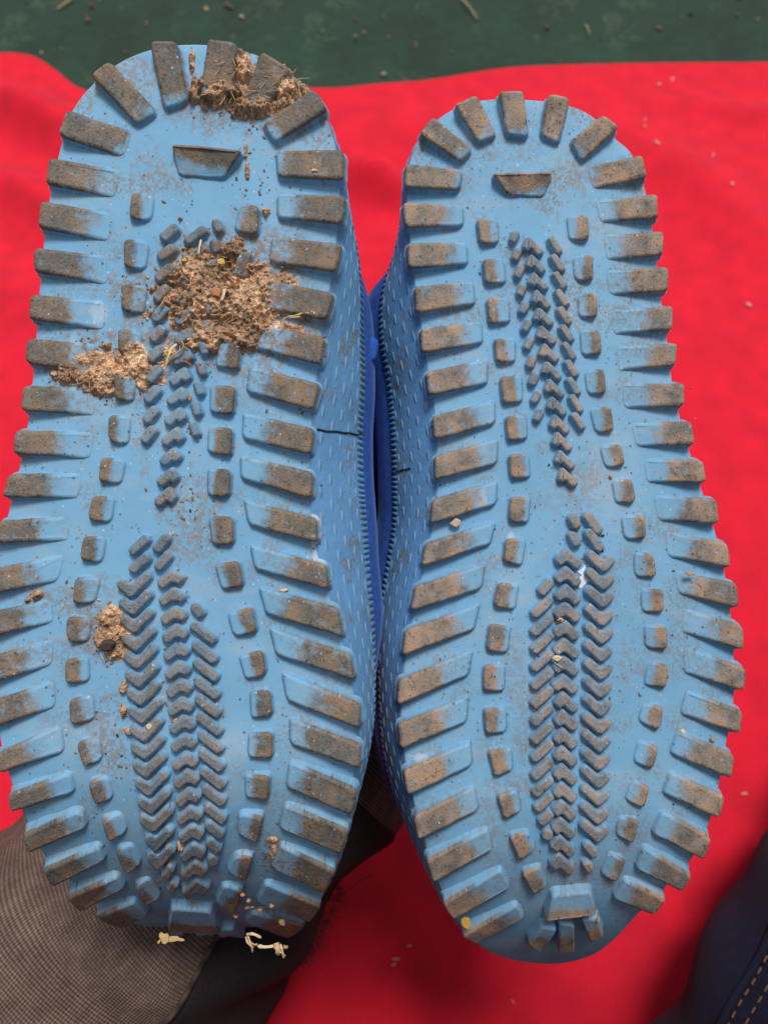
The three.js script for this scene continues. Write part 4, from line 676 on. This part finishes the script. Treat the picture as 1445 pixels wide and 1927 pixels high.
{ const m = neoMat; const tab = (B, px, py, d, w, h, rz, name) => { const g = new THREE.CapsuleGeometry(w / 2, h, 4, 10).rotateZ(Math.PI / 2).scale(1, 1, 0.6), o = part(name, g, m, B.g, 'small blue pull tab at the inner side'); o.position.copy(B.g.worldToLocal(at(px, py, d))); o.rotation.z = rz; };
  tab(LEFT, 696, 658, 0.338, 0.006, 0.004, 1.4, 'pull_tab'); tab(RIGHT_BOOT, 712, 755, 0.385, 0.005, 0.010, 0.45, 'pull_tab'); }

// ---------------------------------------------------------------- the person holding the boots
const weaveTex = dataTex(512, 512, (u, v) => {
  const a = Math.sin((u + v) * Math.PI * 2 * 19), b = Math.sin((u - v) * Math.PI * 2 * 19), n = 0.5 * tn(u, v, 10, 51) + 0.5 * tn(u, v, 64, 52), k = (0.6 + 0.26 * a * b) * (0.8 + 0.4 * n);
  return [160 * k, 132 * k, 118 * k];
}, true, true);
const weaveBump = dataTex(512, 512, (u, v) => { const n = 128 + 100 * Math.sin((u + v) * Math.PI * 2 * 19) * Math.sin((u - v) * Math.PI * 2 * 19); return [n, n, n]; }, false, true);
const brownCloth = new THREE.MeshPhysicalMaterial({ map: weaveTex, bumpMap: weaveBump, bumpScale: 0.0006, roughness: 0.75, specularIntensity: 0.5, side: THREE.DoubleSide });
const ripTex = dataTex(512, 512, (u, v, i, j) => { const l = Math.sin((u * 2 + v) * Math.PI * 2 * 40) , k = 0.8 + 0.35 * Math.max(0, l) + 0.3 * (tn(u, v, 40, 61) - 0.5) + 0.2 * (hash(i, j) - 0.5); return [43 * k, 37 * k, 40 * k]; }, true, true);
const ripBump = dataTex(256, 256, (u, v) => { const n = 128 + 90 * Math.sin((u * 2 + v) * Math.PI * 2 * 20); return [n, n, n]; }, false, true);
const blackCloth = new THREE.MeshPhysicalMaterial({ map: ripTex, bumpMap: ripBump, bumpScale: 0.0004, roughness: 0.75, specularIntensity: 0.4, side: THREE.DoubleSide });
const denimTex = dataTex(512, 512, (u, v, i, j) => { const l = Math.sin((u + v) * Math.PI * 2 * 90), n = tn(u, v, 14, 71), k = 0.75 + 0.2 * l + 0.35 * (n - 0.5) + 0.3 * (hash(i, j) - 0.5); return [18 * k, 24 * k, 58 * k]; }, true, true);
const denim = new THREE.MeshStandardMaterial({ map: denimTex, roughness: 0.95, side: THREE.DoubleSide });
const fuzz = new THREE.MeshStandardMaterial({ color: new THREE.Color().setRGB(0.012, 0.011, 0.012), roughness: 1 });
const skin = new THREE.MeshPhysicalMaterial({ color: new THREE.Color().setRGB(0.52, 0.31, 0.22), roughness: 0.6 });
const stitchMat = new THREE.MeshStandardMaterial({ color: new THREE.Color().setRGB(0.26, 0.12, 0.045), roughness: 0.9 });

const person = thing('person', 'person in brown jacket with black panel and dark blue jeans, arm behind the boots', 'person');
person.position.set(-0.05, 0, 0.45);
const toP = (v) => v.clone().sub(person.position);

function limbAt(c, radii, a, t, extra, ref) {
  const p = c.getPointAt(clamp(t, 0, 1)), tg = c.getTangentAt(clamp(t, 0, 1)), s = ref.clone().addScaledVector(tg, -ref.dot(tg)).normalize(), b = tg.clone().cross(s), ri = clamp(t, 0, 1) * (radii.length - 1), q = Math.min(radii.length - 2, Math.floor(ri)), w = lerp(radii[q], radii[q + 1], ri - q) + extra;
  return p.addScaledVector(s, Math.cos(a) * w).addScaledVector(b, Math.sin(a) * w);
}
function limb(axis, radii, a0, a1, t0, t1, NA, NL, wr, ref, uvk = 22) {      // cloth tube round a curve between two angles; wr adds folds
  const c = new THREE.CatmullRomCurve3(axis), pos = [], uv = [], idx = [], len = c.getLength();
  for (let j = 0; j <= NL; j++) for (let i = 0; i <= NA; i++) { const t = lerp(t0, t1, j / NL), a = lerp(a0, a1, i / NA), v = limbAt(c, radii, a, t, wr(a, t, i / NA, j / NL), ref).sub(person.position); pos.push(v.x, v.y, v.z); uv.push(a * radii[1] * uvk, t * len * uvk); }
  for (let j = 0; j < NL; j++) for (let i = 0; i < NA; i++) { const a = j * (NA + 1) + i, b = a + NA + 1; idx.push(a, a + 1, b, a + 1, b + 1, b); }
  return geoFrom(pos, idx, uv);
}
function sdfMesh(fn, c, half, res, mat) {                                    // smooth body from a distance field
  const mc = new MarchingCubes(res, mat, false, false, 120000); mc.isolation = 0; const h = mc.size / 2;
  for (let z = 0; z < mc.size; z++) for (let y = 0; y < mc.size; y++) for (let x = 0; x < mc.size; x++) mc.field[z * mc.size2 + y * mc.size + x] = -fn(c[0] + (x - h) / h * half, c[1] + (y - h) / h * half, c[2] + (z - h) / h * half) * 20;
  mc.update(); const n = mc.count, g = new THREE.BufferGeometry();
  const p = new Float32Array(n * 3); for (let i = 0; i < n; i++) { p[i * 3] = c[0] + mc.positionArray[i * 3] * half - person.position.x; p[i * 3 + 1] = c[1] + mc.positionArray[i * 3 + 1] * half - person.position.y; p[i * 3 + 2] = c[2] + mc.positionArray[i * 3 + 2] * half - person.position.z; }
  g.setAttribute('position', new THREE.BufferAttribute(p, 3)); g.setAttribute('normal', new THREE.BufferAttribute(mc.normalArray.slice(0, n * 3), 3));
  const uv = new Float32Array(n * 2); for (let i = 0; i < n; i++) { uv[i * 2] = (p[i * 3] + p[i * 3 + 2]) * 20; uv[i * 2 + 1] = p[i * 3 + 1] * 20; } g.setAttribute('uv', new THREE.BufferAttribute(uv, 2));
  return g;
}
const cap = (x, y, z, a, b, ra, rb) => { const dx = b[0] - a[0], dy = b[1] - a[1], dz = b[2] - a[2], t = clamp(((x - a[0]) * dx + (y - a[1]) * dy + (z - a[2]) * dz) / (dx * dx + dy * dy + dz * dz), 0, 1); return Math.hypot(x - a[0] - t * dx, y - a[1] - t * dy, z - a[2] - t * dz) - lerp(ra, rb, t); };
const smin = (a, b, k) => { const h = Math.max(k - Math.abs(a - b), 0) / k; return Math.min(a, b) - h * h * k * 0.25; };
const field = (list, k) => (x, y, z) => { let d = 9; for (const [a, b, ra, rb] of list) d = smin(d, cap(x, y, z, a, b, ra, rb), k); return d; };

// left sleeve: up from the lower left, bending behind the toe of the left boot
const EL = V3(-0.33, 0.14, 0.16), SH = [-0.24, 0.6, 0.31], v3 = (v) => [v.x, v.y, v.z];
const sleeveAxis = [V3(-0.32, 0.28, 0.235), EL, at(-60, 2120, 0.5), at(280, 1704, 0.5), at(482, 1508, 0.5), at(590, 1385, 0.51), at(690, 1250, 0.53)];
const sleeveR = [0.085, 0.095, 0.096, 0.1, 0.099, 0.066, 0.05];
const fold = (a, t) => 0.004 * Math.pow(Math.abs(Math.sin(t * 17 + Math.cos(a - 0.6) * 2.2)), 3) + 0.005 * Math.sin(a * 3 + t * 22) * Math.sin(t * 31 + a) + 0.0035 * Math.sin(t * 70 - a * 4) + 0.003 * (fbm(Math.cos(a) * 1.6 + 5, Math.sin(a) * 1.6 + t * 14, 3) - 0.5);
const toCam = FWD.clone().negate(), sleeveCurve = new THREE.CatmullRomCurve3(sleeveAxis);
const sleeve = part('jacket_sleeve', limb(sleeveAxis, sleeveR, 0, Math.PI * 2, 0, 1, 96, 150, fold, toCam, 17), brownCloth, person, 'brown coarse woven jacket sleeve');
part('sleeve_panel', limb(sleeveAxis, sleeveR, 0.37, 2.7, 0.25, 0.905, 60, 130, (a, t, u, v) => fold(a, t) + (u === 0 || u === 1 || v === 0 || v === 1 ? -0.0004 : 0.0016), toCam, 30), blackCloth, sleeve, 'black panel along the right side of the sleeve');
{ const c = []; for (let i = 0; i <= 60; i++) c.push(toP(limbAt(sleeveCurve, sleeveR, 0.365, lerp(0.27, 0.89, i / 60), fold(0.365, lerp(0.27, 0.89, i / 60)) + 0.0022, toCam))); part('sleeve_seam', new THREE.TubeGeometry(new THREE.CatmullRomCurve3(c), 120, 0.0012, 6), brownCloth, sleeve); }
{ const geos = [], sil = new THREE.CatmullRomCurve3([[668, 1572], [656, 1600], [645, 1640], [634, 1680], [622, 1715], [606, 1755], [588, 1790], [575, 1812]].map(([x, y]) => at(x, y, 0.495)));
  for (let i = 0; i < 260; i++) { const t = Math.pow(rnd(), 0.8), b = sil.getPoint(t), l = rr(0.002, 0.0075) * (t > 0.35 && t < 0.8 ? 1.5 : 0.6), d = RIGHT.clone().multiplyScalar(rr(-0.4, 1)).addScaledVector(UP, rr(-0.9, 0.3)).addScaledVector(toCam, rr(-0.4, 0.5)).multiplyScalar(l); b.addScaledVector(RIGHT, rr(-0.006, 0.0005));
    const m = b.clone().addScaledVector(d, 0.5).addScaledVector(UP, rr(-0.001, 0.001)).addScaledVector(RIGHT, rr(-0.001, 0.001)), e = b.clone().add(d).addScaledVector(UP, rr(-0.002, 0.0005)); geos.push(new THREE.TubeGeometry(new THREE.CatmullRomCurve3([toP(b), toP(m), toP(e)]), 5, 0.00018, 3)); }
  const o = part('fleece_fuzz', mergeGeometries(geos), fuzz, sleeve, 'black fleece fuzz along the sleeve panel edge'); o.userData.kind = 'stuff';
  const th = [[632, 1692], [648, 1680], [666, 1667], [682, 1656], [700, 1648]].map(([x, y], i) => toP(at(x, y, 0.49 - i * 0.001))); part('loose_thread', new THREE.TubeGeometry(new THREE.CatmullRomCurve3(th), 20, 0.00022, 5), fuzz, sleeve);
  const lp = [[580, 1772], [578, 1786], [584, 1800], [592, 1792], [588, 1776]].map(([x, y]) => toP(at(x, y, 0.488))); part('loose_thread', new THREE.TubeGeometry(new THREE.CatmullRomCurve3(lp), 24, 0.0003, 5), fuzz, sleeve);
}
// jeans: right leg lying to the lower right, with an orange double seam; the rest of the person is out of the picture
const legAxis = [V3(-0.016, 0.188, 0.32), V3(0.096, 0.16, 0.168), V3(0.214, 0.129, 0.029), V3(0.32, 0.104, -0.088), V3(0.4, 0.088, -0.176)], legR = [0.08, 0.076, 0.069, 0.066, 0.064], legCurve = new THREE.CatmullRomCurve3(legAxis);
const lf = (a, t) => 0.0035 * Math.sin(a * 2 + t * 26) + 0.003 * Math.sin(t * 48 + a * 5) + 0.003 * (fbm(a * 3, t * 18, 3) - 0.5);
const jeans = part('jeans', mergeGeometries([limb(legAxis, legR, 0, Math.PI * 2, 0, 1, 80, 120, lf, toCam, 14), sdfMesh(field([[[-0.1, 0.15, 0.5], [0.03, 0.17, 0.4], 0.125, 0.125], [[-0.12, 0.14, 0.45], [-0.48, 0.11, 0.25], 0.1, 0.085], [[-0.48, 0.11, 0.25], [-0.3, 0.07, 0.62], 0.075, 0.065], [[0.415, 0.082, -0.165], [0.41, 0.07, 0.2], 0.064, 0.06]], 0.06), [0, 0.3, 0.25], 0.75, 64, denim)].map((g) => g.index ? g.toNonIndexed() : g)), denim, person, 'dark navy denim jeans');
{ const geos = [];
  for (const [a] of [[-1.16], [-1.06]]) for (let i = 0; i < 46; i++) { const t = 0.30 + i * 0.0108, q = (u) => toP(limbAt(legCurve, legR, a, u, lf(a, u) + 0.0016, toCam)); geos.push(new THREE.TubeGeometry(new THREE.CatmullRomCurve3([q(t), q(t + 0.003), q(t + 0.0058)]), 4, 0.0005, 5)); }
  part('orange_stitching', mergeGeometries(geos), stitchMat, jeans, 'two rows of orange topstitching').userData.kind = 'stuff';
  const c = []; for (let i = 0; i <= 50; i++) { const t = lerp(0.28, 0.82, i / 50); c.push(toP(limbAt(legCurve, legR, -1.22, t, lf(-1.22, t) + 0.0006, toCam))); } part('side_seam', new THREE.TubeGeometry(new THREE.CatmullRomCurve3(c), 90, 0.0022, 6), denim, jeans);
}
part('jacket', sdfMesh(field([[[-0.04, 0.24, 0.47], [-0.01, 0.48, 0.37], 0.17, 0.18], [[-0.16, 0.6, 0.31], [0.14, 0.6, 0.31], 0.12, 0.12], [SH, [-0.32, 0.28, 0.245], 0.095, 0.09], [[0.22, 0.6, 0.3], [0.38, 0.49, -0.05], 0.1, 0.09], [[0.38, 0.49, -0.05], [0.16, 0.68, 0.0], 0.085, 0.055]], 0.07), [0, 0.42, 0.3], 0.6, 64, brownCloth), brownCloth, person, 'unseen brown jacket body and right sleeve behind the camera, posed for shade');  // unseen torso and right arm, added and posed to shade the lower blanket
{ const H0 = at(640, 1215, 0.52), hand = (dx, dy, dz) => { const v = H0.clone().addScaledVector(RIGHT, dx).addScaledVector(UP, dy).addScaledVector(toCam, dz); return v3(v); };
  const arm = field([[v3(EL), v3(sleeveAxis[4]), 0.045, 0.036], [v3(sleeveAxis[4]), hand(-0.01, -0.01, 0), 0.034, 0.028], [SH, v3(EL), 0.055, 0.045], [[-0.04, 0.2, 0.47], [-0.01, 0.48, 0.37], 0.13, 0.15], [[-0.18, 0.6, 0.31], [0.16, 0.6, 0.31], 0.075, 0.075], [[-0.01, 0.6, 0.31], [0, 0.78, 0.25], 0.06, 0.055], [[0, 0.85, 0.23], [0, 0.92, 0.22], 0.085, 0.09], [[0, 0.8, 0.18], [0, 0.81, 0.17], 0.045, 0.04], [[0.22, 0.6, 0.3], [0.38, 0.49, -0.05], 0.055, 0.045], [[0.38, 0.49, -0.05], [0.14, 0.7, 0.0], 0.04, 0.03], [[0.14, 0.7, 0.0], [0.1, 0.75, 0.01], 0.034, 0.03]], 0.03);
  const palm = field([[hand(-0.02, -0.02, 0), hand(0.01, 0.015, 0.004), 0.028, 0.024], [hand(0.0, 0.0, 0), hand(0.03, 0.0, 0.004), 0.026, 0.02]], 0.03);
  const fingers = []; [[0.0, 0.035, 0.07], [0.018, 0.03, 0.078], [0.034, 0.02, 0.072], [0.046, 0.004, 0.058]].forEach(([dx, dy, l]) => { const a = hand(dx, dy, 0.004), b = hand(dx + l * 0.16, dy + l * 0.42, 0.006), c = hand(dx + l * 0.3, dy + l * 0.68, -0.012), d = hand(dx + l * 0.34, dy + l * 0.72, -0.03); fingers.push([a, b, 0.0098, 0.009], [b, c, 0.009, 0.0082], [c, d, 0.0082, 0.0072]); });
  fingers.push([hand(-0.03, 0.0, 0), hand(-0.045, 0.03, 0.004), 0.013, 0.011], [hand(-0.045, 0.03, 0.004), hand(-0.04, 0.055, -0.008), 0.011, 0.009]);
  const hf = field(fingers, 0.006), handF = (x, y, z) => smin(palm(x, y, z), hf(x, y, z), 0.012);
  part('body', mergeGeometries([sdfMesh(arm, [0, 0.5, 0.2], 0.62, 72, skin), sdfMesh(handF, [H0.x, H0.y, H0.z], 0.11, 64, skin)]), skin, person, 'head, arm and hand of the person, unseen right arm posed for shade');
  part('hair', sdfMesh(field([[[0, 0.9, 0.27], [0, 0.96, 0.23], 0.09, 0.088]], 0.02), [0, 0.91, 0.25], 0.16, 28, fuzz), fuzz, person);
}
renderer.render(scene, camera);
